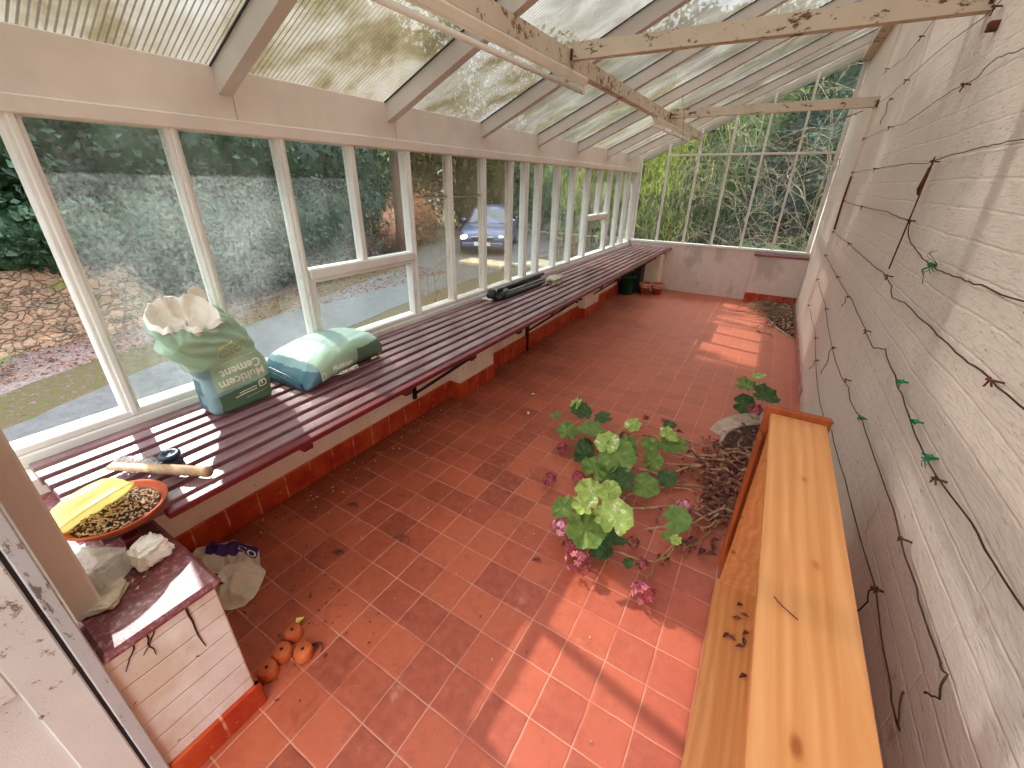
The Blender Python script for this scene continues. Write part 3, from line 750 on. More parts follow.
# ------------------------------------------------------------------ bookcase on its side
bk = thing('pine_bookcase', (.22, .6, 0), 'orange pine bookcase lying on its side along the white wall', 'bookcase')
P = M['pine']
BX0, BX1, BY = .138, .305, 1.60
MB().box((BX0-.004, -.45, .012), (BX1+.02, BY, .032), 0, .002).build('lower_side_panel', P, bk)
MB().box((BX0+.0, -.45, .862), (BX1, BY, .882), 0, .002).build('upper_side_panel', P, bk)
MB().box((BX1-.008, -.45, .03), (BX1, BY, .864)).build('back_panel', P, bk)
MB().box((BX0+.01, BY-.02, .032), (BX1-.008, BY, .862), 0, .001).build('end_shelf', P, bk)
for y in (1.15, .75, .1): pass
MB().box((BX0+.012, -.44, .032), (BX1-.008, -.42, .862), 0, .001).build('end_shelf', P, bk)
mb = MB(); mb.box((BX0-.018, BY, .10), (BX1+.012, BY+.022, .905), 0, .004)
mb.build('cornice', M['pinedk'], bk)
MB().box((BX0-.02, BY-.055, .22), (BX0-.004, BY, .80), 0, .003).build('face_strip', M['pinedk'], bk)
def flat_leaf(mb, c, r, q, up=.3, mi=0):
    a = q.uniform(0, 6.28); d = Vector((math.cos(a), math.sin(a), q.uniform(-.1, .1)))*r; s = Vector((-math.sin(a), math.cos(a), 0))*r*.5
    c = Vector(c); h = Vector((0, 0, r*up))
    vs = [c-d, c+s*.9+h, c+d+h*q.random(), c-s+h, c+h*.15]
    mb.add(vs, [(0, 4, 1), (1, 4, 2), (2, 4, 3), (3, 4, 0)], mi)
q = random.Random(5)
for (x, y) in ((.235, 1.50), (.255, 1.46), (.23, 1.43), (.265, 1.38), (.22, 1.33), (.25, 1.31), (.262, 1.34), (.2, 1.33), (.27, 1.2)):
    mb = MB(); flat_leaf(mb, (x, y, .036), .019, q, .5); tag(mb.build('dead_petal', M['dead']), 'shrivelled dark petal lying inside the pine bookcase', 'petal', 'dark petals inside the bookcase')
for (x, y, z) in ((.165, 1.10, .886), (.18, 1.06, .886)):
    pass
tg = MB().tube([(.166, .755, .884), (.178, .738, .887), (.205, .722, .885)], .0012, 5)
tag(tg.build('twig', M['dead']), 'tiny dark twig lying on top of the pine bookcase', 'twig')

# ------------------------------------------------------------------ cement sacks
def text_on(parent, body, s, size, o0, xd, yd, rd, mat, name='lettering', off=.0022, font_off=0.0):
    cu = bpy.data.curves.new('t', 'FONT'); cu.body = s; cu.size = size; cu.resolution_u = 2; cu.offset = font_off
    ob = bpy.data.objects.new('t', cu); C.objects.link(ob)
    dg = bpy.context.evaluated_depsgraph_get(); ev = ob.evaluated_get(dg); me = ev.to_mesh()
    vs = [Vector(o0)+Vector(xd)*v.co.x+Vector(yd)*v.co.y for v in me.vertices]; fs = [tuple(p.vertices) for p in me.polygons]
    ev.to_mesh_clear(); bpy.data.objects.remove(ob); bpy.data.curves.remove(cu)
    return decal(parent, body, vs, fs, rd, mat, name, off)
def decal(parent, body, vs, fs, rd, mat, name, off=.0022):
    bv = BVHTree.FromPolygons([tuple(v) for v in body[0]], body[1]); rd = Vector(rd).normalized(); out = []
    for v in vs:
        h = bv.ray_cast(v-rd*.5, rd)
        out.append((h[0]-rd*off) if h[0] else v)
    return MB().add(out, fs).build(name, mat, parent)
def lerp_keys(keys, t):
    for a, b in zip(keys[:-1], keys[1:]):
        if t <= b[0]:
            u = (t-a[0])/(b[0]-a[0]); u = u*u*(3-2*u) if False else u
            return [a[k]+(b[k]-a[k])*u for k in range(len(a))]
    return list(keys[-1])
def superring(cx, cy, hx, hy, n, pw):
    out = []
    for k in range(n):
        a = 2*math.pi*k/n; c, s = math.cos(a), math.sin(a)
        out.append((cx+hx*math.copysign(abs(c)**pw, c), cy+hy*math.copysign(abs(s)**pw, s)))
    return out
s1 = thing('cement_sack', (-1.93, .79, .682), 'opened green cement sack standing upright with a torn white top', 'sack', 'cement sacks on the bench')
#        z     cx     cy    hx    hy   pw
K = [(.683, -1.925, .785, .070, .122, .38), (.70, -1.925, .785, .079, .132, .36), (.78, -1.925, .785, .082, .136, .38), (.86, -1.928, .785, .080, .140, .45),
     (.93, -1.935, .765, .082, .150, .55), (1.0, -1.945, .730, .090, .160, .62), (1.06, -1.945, .708, .082, .146, .70), (1.12, -1.945, .690, .072, .128, .8)]
rows = []; NZ, NR = 120, 130
for i in range(NZ+1):
    z = K[0][0]+(K[-1][0]-K[0][0])*i/NZ; _, cx, cy, hx, hy, pw = lerp_keys(K, z); u = i/NZ; row = []
    for (x, y) in superring(cx, cy, hx, hy, NR, pw):
        d = Vector((x-cx, y-cy, 0)); L = d.length or 1
        fold = .011*N((x*9, y*9+z*14, z*9)) + .008*math.sin((y*1.0+z*1.4)*62+4*N((y*6, z*6, 0)))*max(0, u-.30) - .022*max(0, N((y*7-z*9, z*3, 4)))
        fold *= (.35 + u*1.4)
        p = Vector((x, y, z))+d/L*fold
        p.z += u**3*(.05*(-(x-cx)/hx) + .018*N((x*40, y*40, 1)))
        row.append(p)
    rows.append(row)
mb = MB(); mb.rings(rows, 0, True, False)
# colour by where the print lies on the sack
n0 = 0
for fi, f in enumerate(mb.f):
    c = sum((Vector(mb.v[i]) for i in f), Vector())/len(f)
    a, b = Vector(mb.v[f[0]]), Vector(mb.v[f[1]])
    front = (c.x > -1.90+.0) and (c.y > .665)
    side = c.y < .685 and c.z < .90
    line = .775+.10*(c.y-.70)
    if c.z > 1.125 + .02*N((c.x*30, c.y*30, 5)): mb.m[fi] = 4
    elif side: mb.m[fi] = 3 if (c.z < .84 and -1.985 < c.x < -1.925) else 2
    elif front and c.z < line: mb.m[fi] = 1
    elif c.z < .79: mb.m[fi] = 2
ob = mb.build('bag', [M['sackL'], M['sackD'], M['sackT'], M['sackN'], M['paper']], s1)
body1 = (mb.v, mb.f)
rim = rows[-1]
inner = [rim]
out = [Vector(p)+Vector(((p.x+1.945)*.07, (p.y-.69)*.05, -.010)) for p in rim]
for k, (sc, dz) in enumerate(((.97, .012), (.93, .008), (.86, -.03), (.78, -.07), (.4, -.085), (.02, -.08))):
    cx, cy = -1.945, .69
    inner.append([Vector((cx+(p.x-cx)*sc, cy+(p.y-cy)*sc, p.z+dz*1.0+.008*N((p.x*30, p.y*30, k)))) for p in rim])
MB().rings([out]+inner).build('torn_lining', M['paper'], s1)
ear = MB()
for i in range(6): pass
mbv = MB(); e0 = Vector((-2.02, .785, 1.165))
mbv.add([e0+Vector((0, -.03, -.01)), e0+Vector((.01, -.035, .03)), e0+Vector((.005, -.005, .045)), e0+Vector((.0, .03, .02)), e0+Vector((0, .035, -.02)), e0+Vector((.012, 0, .0))],
        [(0, 1, 5), (1, 2, 5), (2, 3, 5), (3, 4, 5), (4, 0, 5)], 0, True); mbv.build('torn_flap', M['paper'], s1)
# printed words, upside down as the sack stands; text runs towards -y, its up is -z
tx = Vector((0, -1, -.09)).normalized(); ty = Vector((0, .09, -1)).normalized()
text_on(s1, body1, 'Multicem', .052, (-1.8, .892, .850), tx, ty, (-1, 0, 0), M['print'], font_off=.0012)
text_on(s1, body1, 'Cement', .052, (-1.8, .886, .893), tx, ty, (-1, 0, 0), M['print'], font_off=.0012)
def line_on(parent, body, a, b, w, rd, mat):
    a = Vector(a); b = Vector(b); n = 12; sd = (b-a).cross(Vector(rd)).normalized()*w/2; vs = []
    for k in range(n+1): p = a.lerp(b, k/n); vs += [p-sd, p+sd]
    return decal(parent, body, vs, [(2*k, 2*k+2, 2*k+3, 2*k+1) for k in range(n)], rd, mat, 'printed_rule')
line_on(s1, body1, (-1.8, .868, .918), (-1.8, .70, .900), .0025, (-1, 0, 0), M['printy'])
line_on(s1, body1, (-1.8, .80, .992), (-1.8, .735, .975), .006, (-1, 0, 0), M['printy'])
def ring_on(parent, body, c, r, w, rd, ax, ay, mat, n=28, name='printed_ring'):
    vs = []
    for k in range(n):
        a = 2*math.pi*k/n
        for rr in (r-w/2, r+w/2): vs.append(Vector(c)+Vector(ax)*rr*math.cos(a)+Vector(ay)*rr*math.sin(a))
    fs = [(2*k, 2*((k+1) % n), 2*((k+1) % n)+1, 2*k+1) for k in range(n)]
    return decal(parent, body, vs, fs, rd, mat, name)
for yy, zz in ((.752, .947), (.815, .957)):
    ring_on(s1, body1, (-1.8, yy, zz), .025, .002, (-1, 0, 0), (0, 1, 0), (0, 0, 1), M['printy'])
    line_on(s1, body1, (-1.8, yy+.012, zz+.004), (-1.8, yy-.012, zz), .004, (-1, 0, 0), M['printy'])
def rrect_on(parent, body, c, hw, hh, w, rd, ax, ay, mat):
    vs = []; n = 24; fs = []
    for k in range(n):
        a = 2*math.pi*k/n+.13; cc, ss = math.cos(a), math.sin(a)
        for e in (0, w): vs.append(Vector(c)+Vector(ax)*(hw-e)*math.copysign(abs(cc)**.4, cc)+Vector(ay)*(hh-e)*math.copysign(abs(ss)**.4, ss))
    fs = [(2*k, 2*((k+1) % n), 2*((k+1) % n)+1, 2*k+1) for k in range(n)]
    return decal(parent, body, vs, fs, rd, mat, 'printed_logo')
rrect_on(s1, body1, (-1.8, .868, .772), .018, .016, .005, (-1, 0, 0), (0, 1, .1), (0, 0, 1), M['print'])
line_on(s1, body1, (-1.8, .866, .786), (-1.8, .866, .768), .006, (-1, 0, 0), M['print'])
for dz, a, b in ((0, .84, .765), (-.013, .84, .745), ):
    line_on(s1, body1, (-1.8, a, .768+dz), (-1.8, b, .758+dz), .0045, (-1, 0, 0), M['print'])
line_on(s1, body1, (-1.8, .90, .742), (-1.8, .79, .728), .0018, (-1, 0, 0), M['printy'])

s2 = thing('cement_sack', (-1.95, 1.28, .682), 'full pale aqua cement sack lying flat on the bench', 'sack', 'cement sacks on the bench')
K2 = [(1.0, -1.93, .185, .03, 0), (1.02, -1.93, .20, .06, 0), (1.07, -1.935, .205, .125, 0), (1.2, -1.945, .20, .165, 0), (1.35, -1.955, .19, .17, 0), (1.46, -1.96, .182, .155, 0), (1.51, -1.965, .178, .14, 0), (1.53, -1.965, .170, .10, 0)]
rows = []; NY = 120
for i in range(NY+1):
    y = 1.0+.53*i/NY; _, cx, hw, hh, _ = lerp_keys(K2, y); row = []
    for k in range(110):
        a = 2*math.pi*k/110; c, s = math.cos(a), math.sin(a)
        x = cx+hw*math.copysign(abs(c)**.6, c); z = .683+hh/2+hh/2*math.copysign(abs(s)**.62, s)
        if z > .70:
            z += .007*N((x*8, y*8, 3))+.006*N((x*25+y*10, y*4, 8))
            z -= .05*max(0, -(x-cx)/hw)**2*.4
        row.append((x+.10*(y-1.0)*(1 if s > 0 else 1)*0 + .01*N((0, y*9, z*9)), y+.03*(x-cx)*0 + .05*(x+1.95), max(z, .683)))
    rows.append(row)
mb = MB(); mb.rings(rows, 0, True, True)
for fi, f in enumerate(mb.f):
    c = sum((Vector(mb.v[i]) for i in f), Vector())/len(f); yy = c.y-.05*(c.x+1.95)
    if yy < 1.02: mb.m[fi] = 2
    elif yy < 1.075 and c.z < .80: mb.m[fi] = 2 if c.z < .77 else 3
    elif c.x > -1.80 and yy > 1.33 and c.z < .80: mb.m[fi] = 1
    elif c.x > -1.80: mb.m[fi] = 4
mb.build('bag', [M['sackP'], M['sackD'], M['sackN'], M['sackT'], M['sackL']], s2)
body2 = (mb.v, mb.f)
rd2 = Vector((-1, 0, -.55)).normalized(); t2 = Vector((0, 1, 0)); u2 = Vector((-.15, 0, 1)).normalized()
text_on(s2, body2, 'Multicem', .036, (-1.70, 1.165, .765), t2, u2, rd2, M['print'], font_off=.001)
text_on(s2, body2, 'Cement', .036, (-1.70, 1.168, .728), t2, u2, rd2, M['print'], font_off=.001)
rrect_on(s2, body2, (-1.70, 1.10, .752), .013, .018, .004, rd2, t2, u2, M['print'])
line_on(s2, body2, (-1.70, 1.375, .745), (-1.70, 1.41, .745), .006, rd2, M['printy'])
mb = MB()
for k in range(3):
    mb.tube([(-2.10+.02*k, 1.0+.005*k, .74-.01*k), (-2.0, .998, .755-.012*k), (-1.86, .995, .75-.014*k), (-1.77, 1.0, .72-.01*k)], .004, 6)
mb.build('folded_end', M['sackN'], s2)

# ------------------------------------------------------------------ things at the near end of the bench
tr = thing('plant_saucer', (-1.50, .205, .684), 'round terracotta saucer heaped with pale seed husks at the bench end', 'saucer')
prof = [(0, 0), (.098, 0), (.106, .004), (.122, .026), (.128, .030), (.128, .034), (.121, .034), (.118, .028), (.10, .010), (0, .010)]
MB().lathe(prof, (-1.50, .205, .684), 48).build('dish', M['terra'], tr)
rows = [[(-1.50+r*math.cos(a), .205+r*math.sin(a), .684+.016+.008*N((r*30*math.cos(a), r*30*math.sin(a), 0))+(.118-r)*.06) for a in [2*math.pi*k/32 for k in range(32)]] for r in (.106, .08, .05, .02, .001)]
MB().rings(rows).build('filling', M['soil'], tr)
q = random.Random(3); mb = MB()
for k in range(520):
    r = .104*math.sqrt(q.random()); a = q.uniform(0, 6.28); c = Vector((-1.50+r*math.cos(a), .205+r*math.sin(a), .684+.022+(.118-r)*.06))
    d = Vector((q.uniform(-1, 1), q.uniform(-1, 1), q.uniform(-.2, .5))).normalized()*.0055
    mb.tube([c-d, c-d*.3, c+d*.3, c+d], [.0004, .0022, .0022, .0004], 5)
o = mb.build('seed_husks', M['seed'], tr); o['kind'] = 'stuff'
# yellow tub leaning in the saucer
ye = thing('yellow_tub', (-1.50, .16, .69), 'translucent yellow plastic tub tipped over in the saucer', 'tub')
nz_ = Vector((.66, .22, -.72)).normalized(); ny_ = Vector((-.38, .90, .1)); ny_ = (ny_-nz_*ny_.dot(nz_)).normalized(); nx_ = ny_.cross(nz_)
Mt = Matrix((nx_, ny_, nz_)).transposed()
ct = Vector((-1.485, .165, .748)); rows = []
def tubring(w, l, z, pw=.78): return [ct+Mt @ Vector((x, y, z)) for x, y in superring(0, 0, l, w, 48, pw)]
for (w, l, z) in ((.100, .062, .0), (.106, .068, .003), (.106, .068, -.001), (.099, .061, -.004), (.094, .057, -.025), (.084, .049, -.045), (.066, .036, -.059), (.04, .02, -.066), (.001, .001, -.068)):
    rows.append(tubring(w, l, z))
MB().rings(rows).build('tub_shell', M['yellow'], ye)
# brush
br = thing('hand_brush', (-1.6, .38, .684), 'wooden hand brush with white bristles behind the terracotta saucer', 'brush')
a0 = Vector((-1.77, .275, .712)); a1 = Vector((-1.455, .445, .708)); dv = (a1-a0).normalized(); sd = Vector((-dv.y, dv.x, 0))
mb = MB(); pts = []; rr = []
for k in range(14):
    u = k/13; pts.append(a0+(a1-a0)*(.42+.58*u)); rr.append(.014+.005*math.sin(u*math.pi)*(1 if u > .2 else 1)+(.004 if u > .9 else 0))
mb.tube(pts, rr, 12); mb.build('handle', M['bwood'], br)
MB().bar(a0, a0+(a1-a0)*.46, .035, .016, 0, .005).build('brush_block', M['bwood'], br)
mb = MB(); q = random.Random(9)
for k in range(240):
    c = a0+(a1-a0)*(.46*q.random())+sd*q.uniform(-.004, .018)+Vector((0, 0, q.uniform(-.004, .006))); e = c+sd*(.035+.012*q.random())+Vector((q.uniform(-.006, .006), q.uniform(-.006, .006), q.uniform(-.006, .008)))
    mb.tube([c, e], [.0016, .0009], 3)
o = mb.build('bristles', M['bristle'], br); o['kind'] = 'stuff'
kn = thing('twine_spool', (-1.655, .41, .684), 'small dark navy plastic spool on the bench behind the brush', 'spool')
MB().lathe([(0, 0), (.03, 0), (.034, .004), (.034, .012), (.027, .016), (.026, .030), (.033, .033), (.034, .042), (.030, .046), (.016, .047), (.014, .040), (0, .040)], (-1.655, .41, .684), 32).build('spool_body', M['navy'], kn)
# clear polythene packet and cream crumpled wrapper on the sill
def crumple(name, c, h, mat, label, cat, seed, amp=.25, rz_=0.0):
    mb = MB(); Mr = Matrix.Rotation(rz_, 3, 'Z'); rg = []; n = 18
    for i in range(n+1):
        th = math.pi*i/n; row = []
        for k in range(n*2):
            ph = math.pi*k/n; d = Vector((math.sin(th)*math.cos(ph), math.sin(th)*math.sin(ph), math.cos(th)))
            e = Vector([math.copysign(abs(t)**.55, t) for t in d]); f = 1+amp*(mnoise.noise(d*2.3+Vector((seed, 0, 0)))+.6*abs(mnoise.noise(d*5+Vector((0, seed, 0)))))
            p = Mr @ Vector((e.x*h[0]*f, e.y*h[1]*f, e.z*h[2]*f)); p.z = max(p.z, -h[2]); row.append(Vector(c)+p)
        rg.append(row)
    mb.rings(rg, smooth=False)
    return tag(mb.build(name, mat), label, cat)
crumple('polythene_packet', (-1.37, .10, .642), (.062, .048, .044), M['poly'], 'crinkled clear polythene packet on the maroon sill tiles', 'packet', 2.0, .3, .5)
crumple('crumpled_wrapper', (-1.335, .205, .632), (.034, .042, .032), M['paper'], 'small crumpled cream wrapper beneath the saucer edge', 'wrapper', 5.0, .35, .3)
crumple('folded_card', (-1.285, .085, .612), (.036, .048, .013), M['rag'], 'folded beige card beside the polythene packet', 'card', 8.0, .15, .9)

# empty feed bag on the floor
fb = thing('feed_bag', (-1.72, .46, 0), 'crumpled off-white feed bag with indigo print on the floor by the sill', 'bag')
mb = MB(); rows = []; cxy = Vector((-1.76, .455, 0))
NT = 170
for i in range(61):
    u = i/60; row = []
    for k in range(NT):
        a = 2*math.pi*k/NT
        rx = .215*(1+.22*N((math.cos(a)*1.3, math.sin(a)*1.3, 4))); ry = .145*(1+.3*N((math.cos(a)*1.6, math.sin(a)*1.6, 9)))
        x = cxy.x+rx*u*math.cos(a); y = cxy.y+ry*u*math.sin(a)
        y = max(y, .282); x = max(x, -1.965)
        fold = .5+.5*math.sin((x*.9-y*1.4)*30+3*N((x*5, y*5, 2)))
        rdg = 1-abs(2*N((x*6+y*4, y*9-x*3, 3)))*2.2; rdg2 = 1-abs(2*N((x*13, y*16, 8)))*2
        z = (1-u**3)*(.045+.05*max(0, (-1.76-x)/.2))+.018*fold*(1-u*.6)+(.034*rdg+.014*rdg2)*(1-u**3*.8)
        row.append((x, y, max(.003, z)))
    rows.append(row)
mb.rings(list(reversed(rows)))
for fi, f in enumerate(mb.f):
    c = sum((Vector(mb.v[i]) for i in f), Vector())/len(f)
    u = (c.x+1.80)*.7+(c.y-.52)*.7; v = -(c.x+1.80)*.7+(c.y-.52)*.7
    if -.02 < v < .055 and -.10 < u < .10: mb.m[fi] = 1
mb.build('bag_cloth', [M['cloth'], M['purple']], fb)
body3 = (mb.v, mb.f)
dx = Vector((.7, .7, 0)); dy = Vector((-.7, .7, 0))
text_on(fb, body3, 'CO', .042, (-1.765, .535, .3), dx, dy, (0, 0, -1), M['print'], off=.004, font_off=.0008)
q = random.Random(12)
for (x, y) in ((-1.72, .42), (-1.64, .40)):
    mb = MB(); bv = BVHTree.FromPolygons([tuple(v) for v in body3[0]], body3[1]); h = bv.ray_cast(Vector((x, y, .5)), Vector((0, 0, -1)))
    flat_leaf(mb, (x, y, (h[0].z if h[0] else .05)+.004), .022, q, .3); tag(mb.build('dead_leaf', M['rust']), 'rust-red fallen leaf lying on the off-white feed bag', 'leaf', 'red leaves on the feed bag')

# small upturned clay pots
pr = [(0, .0), (.026, 0), (.0275, .006), (.0245, .034), (.022, .0375), (0, .0375)]
def clay(x, y, label, tilt=0):
    t = thing('clay_pot', (x, y, .0), label, 'pot', 'small upturned clay pots')
    MB().lathe([(r*1.25, z*1.05) for r, z in pr], (x, y, .001), 32).build('pot_wall', M['terra2'], t)
    MB().lathe([(0, .0402), (.0062, .0402), (.0062, .0405), (0, .0408)], (x, y, .001), 16).build('drain_hole', M['hole'], t)
    return t
c0 = clay(-1.235, .455, 'upturned clay pot next to the yellow peel')
for x, y, l in ((-1.20, .39, 'middle upturned clay pot of the cluster by the white brick plinth'), (-1.135, .432, 'upturned clay pot of the cluster furthest from the plinth'), (-1.185, .325, 'upturned clay pot closest to the red plinth skirting')):
    dup(c0, (x, y, 0), rnd.uniform(0, 6), label=l)
mb = MB(); cc = Vector((-1.277, .503, 0)); vs = []
for k in range(9):
    a = -1.2+2.4*k/8; vs.append(cc+Vector((.020*math.cos(a), .020*math.sin(a)*1.0, .003+.010*math.cos(a*1.2))))
vs.append(cc+Vector((-.014, 0, .004))); mb.add(vs+[v+Vector((0, 0, .003)) for v in vs], [tuple(range(10)), tuple(range(19, 9, -1))]+[(k, (k+1) % 10, 10+(k+1) % 10, 10+k) for k in range(10)])
tag(mb.build('citrus_peel', M['lemon']), 'bright yellow scrap of peel on the tiles above the clay pots', 'peel')

# bundle on the bench: folded stand and rag
fs_ = thing('folded_stand', (-1.97, 3.4, .684), 'folded black and grey tripod stand lying on the bench', 'stand')
for k, (xa, ya, xb, yb, z, m) in enumerate(((-2.03, 3.02, -2.035, 3.98, .70, 'black'), (-1.99, 3.02, -1.965, 4.0, .70, 'grey'), (-1.95, 3.05, -1.94, 3.92, .715, 'grey'), (-2.0, 3.1, -2.02, 4.02, .735, 'black'), (-1.90, 3.02, -1.885, 3.72, .70, 'black'))):
    n = Vector((xb-xa, yb-ya, 0)).normalized()
    MB().tube([(xa, ya, z), (xb, yb, z)], .015 if m == 'black' else .012, 10).build('leg', M[m], fs_)
mb = MB(); mb.blob((-2.0, 3.0, .725), (.05, .05, .04), 0, 10, .25, 2, 1); mb.blob((-1.92, 3.02, .715), (.04, .05, .03), 0, 10, .3, 2, 2); mb.tube([(-1.95, 3.12, .72), (-1.94, 3.14, .775)], .011, 8)
mb.build('hub', M['black'], fs_)
MB().blob((-1.93, 3.12, .74), (.025, .03, .022), 0, 8, .2).build('locking_knob', M['grey'], fs_)
MB().box((-1.98, 3.15, .684), (-1.90, 3.75, .689)).build('fabric_sleeve', M['rag'], fs_)
crumple('rag', (-1.84, 3.93, .712), (.06, .13, .03), M['rag'], 'crumpled beige rag at the end of the folded stand', 'rag', 11.0, .4, .2)
mb = MB(); mb.box((-2.07, 2.93, .683), (-1.97, 3.0, .692), 0, .002); tag(mb.build('plastic_scrap', M['bristle']), 'flat scrap of white plastic poking out under the folded stand', 'scrap')

# ------------------------------------------------------------------ pots at the distant end
bu = thing('bucket', (-1.85, 6.72, 0), 'dark green plastic bucket on the floor below the bench end', 'bucket')
MB().lathe([(0, .002), (.092, .002), (.098, .01), (.122, .27), (.130, .272), (.130, .29), (.122, .292), (.116, .27), (.092, .014), (0, .014)], (-1.85, 6.72, 0), 40).build('bucket_wall', M['green'], bu)
MB().tube([(-1.85+.131*math.cos(a), 6.72+.131*math.sin(a)*.95, .275-.10*math.sin(a/1.0)*.6) for a in [math.pi*k/14 for k in range(15)]], .003, 6).build('bucket_handle', M['grey'], bu)
cr = thing('black_crate', (-1.79, 6.98, 0), 'black plastic crate standing on end behind the green bucket', 'crate')
mb = MB(); mb.box((-1.95, 6.90, .002), (-1.69, 6.915, .43), 0, .004); mb.box((-1.95, 7.095, .002), (-1.69, 7.11, .43), 0, .004)
mb.box((-1.95, 6.90, .002), (-1.935, 7.11, .43), 0, .004); mb.box((-1.705, 6.90, .002), (-1.69, 7.11, .43), 0, .004); mb.box((-1.96, 6.89, .41), (-1.68, 7.12, .44), 0, .006)
mb.v = [(a, b-.03, c) for a, b, c in mb.v]
mb.build('crate_shell', M['black'], cr)
def bigpot(x, y, s, label):
    t = thing('flower_pot', (x, y, 0), label, 'pot', 'terracotta pots below the bench end')
    MB().lathe([(0, .002), (.058*s, .002), (.078*s, .115*s), (.086*s, .117*s), (.088*s, .155*s), (.080*s, .157*s), (.074*s, .12*s), (.055*s, .012), (0, .012)], (x, y, 0), 36).build('pot_wall', M['terra'], t)
    MB().lathe([(.0755*s+.002, .095*s), (.0765*s+.0025, .112*s)], (x, y, 0), 36).build('pale_bloom', M['band'], t)
    MB().lathe([(.0885*s, .128*s), (.0895*s, .152*s)], (x, y, 0), 36).build('pale_rim', M['band'], t)
bigpot(-1.605, 6.90, 1.12, 'terracotta flower pot with a chalky rim next to the green bucket')
bigpot(-1.425, 6.97, 1.12, 'terracotta flower pot against the pier below the bench end')
mb = MB().tube([(-1.08, 6.93, .006), (-1.0, 6.98, .01), (-.9, 6.96, .006)], .004, 5); mb.tube([(-.95, 6.85, .005), (-.88, 6.95, .012), (-.86, 7.0, .005)], .003, 5)
tag(mb.build('twig', M['twig']), 'pale broken twig lying on the tiles near the glazed end wall', 'twig')

# ------------------------------------------------------------------ planting beds let into the floor
def bed(name, pts, label, edge):
    t = thing(name, (pts[0][0], pts[0][1], 0), label, 'planting bed')
    MB().poly(pts, .0005, .006).build('soil', M['soil'], t)
    mb = MB(); mb.tube([(x, y, .006) for x, y in edge], .014, 6); mb.build('edging', M['conc'], t)
    return t
arc = [(.52-.50*math.cos(a), 2.85+.50*math.sin(a)) for a in [R(-88+176*k/20) for k in range(21)]]
arc = [(min(x, .495), y) for x, y in arc]
bed('planting_bed', arc, 'half-round soil bed against the white wall behind the bookcase', arc)
MB_ap = MB(); ap = [(.52-.60*math.cos(a), 2.88+.66*math.sin(a)) for a in [R(8+84*k/16) for k in range(17)]]
inn = [(.52-.50*math.cos(a), 2.85+.50*math.sin(a)) for a in [R(92-84*k/16) for k in range(17)]]
ap = [(min(x, .495), y) for x, y in ap]; inn = [(min(x, .495), y) for x, y in inn]
MB_ap.poly(ap+inn, .0003, .004); o = MB_ap.build('mortar_apron', M['conc']); tag(o, 'crescent of grey mortar round the half-round soil bed', 'mortar')
far = [(.10, 6.95), (.16, 6.5), (.30, 6.0), (.485, 5.62), (.485, 7.27), (.12, 7.27)]
bed('planting_bed', far, 'litter-filled corner bed at the foot of the glazed end wall', [(.485, 5.62), (.30, 6.0), (.16, 6.5), (.10, 6.95)])

def litter(name, n, sampler, mat, label, cat, r0, r1, seed, zz=.006):
    q = random.Random(seed); mb = MB()
    for k in range(n):
        x, y, z = sampler(q); flat_leaf(mb, (x, y, zz+z), q.uniform(r0, r1), q, .6, 0 if q.random() < .6 else 1)
    o = mb.build(name, mat if isinstance(mat, list) else [mat, mat]); return tag(o, label, cat, kind='stuff')
def s_far(q):
    while True:
        x, y = q.uniform(.05, .48), q.uniform(5.6, 7.25)
        if (x-.08)/.4*1.2 > (6.8-y) or q.random() < .06: return x, y, q.uniform(0, .05)*(1 if x > .1 else .3)
litter('leaf_litter', 1100, s_far, [M['litter'], M['band']], 'drift of dry brown leaf litter in the corner bed', 'leaf litter', .014, .03, 1)
def s_bed(q):
    a = q.uniform(0, 6.28); r = abs(q.gauss(0, .5)); x = .14+.30*r*math.cos(a); y = 2.35+.62*r*math.sin(a)
    return (min(x, .47), max(y, 1.72), q.uniform(0, .035))
litter('dead_foliage', 1100, s_bed, [M['dead'], M['litter']], 'heap of shrivelled dark leaves under the sprawling geranium', 'dead leaves', .014, .038, 2)
def s_skirt(q): return (-1.95+abs(q.gauss(0, .10)), q.uniform(.62, 2.3) if q.random() < .7 else q.uniform(2.9, 4.6), 0)
litter('floor_debris', 240, s_skirt, [M['dead'], M['band']], 'line of dark leaf crumbs and flakes along the red skirting', 'debris', .004, .011, 3, .002)
def s_near(q): return (q.gauss(-1.38, .20), q.gauss(.55, .17), 0)
litter('floor_debris', 170, s_near, [M['dead'], M['litter']], 'dark leaf crumbs scattered round the clay pots and feed bag', 'debris', .003, .009, 4, .002)
litter('floor_debris', 70, lambda q: (q.uniform(-1.6, -.1), q.uniform(.6, 3.6), 0), [M['dead'], M['band']], 'sparse dark specks scattered over the open floor tiles', 'debris', .003, .008, 6, .002)
litter('sill_debris', 130, lambda q: (q.uniform(-2.0, -1.25), q.uniform(.0, .2), .598), [M['litter'], M['band']], 'crumbs of husk and grit on the maroon sill tiles', 'debris', .003, .007, 8, .0)
q = random.Random(44)
for (x, y, r, l) in ((-1.225, 1.02, .045, 'curled dead leaf in the middle of the open tiles beyond the clay pots'), (-1.62, 1.05, .035, 'dark curled leaf on the tiles near the red skirting, in front of the sacks'), (-.60, 1.27, .02, 'small dead brown leaf on the sunlit tiles below the flower heads'), (-1.42, .80, .03, 'limp dark leaf on the tiles beyond the feed bag'),
                     (-1.12, .47, .028, 'dark shrivelled leaf touching the clay pots')):
    mb = MB(); pts = [(x+r*math.cos(t*2.2), y+r*.6*math.sin(t*2.6), .005+.008*math.sin(t*3)) for t in [k/9*1.6 for k in range(10)]]
    mb.tube(pts, [.0015+.004*math.sin(k/9*3.1) for k in range(10)], 5); flat_leaf(mb, (x, y, .006), r*.5, q, .5)
    tag(mb.build('curled_leaf', M['dead']), l, 'leaf')
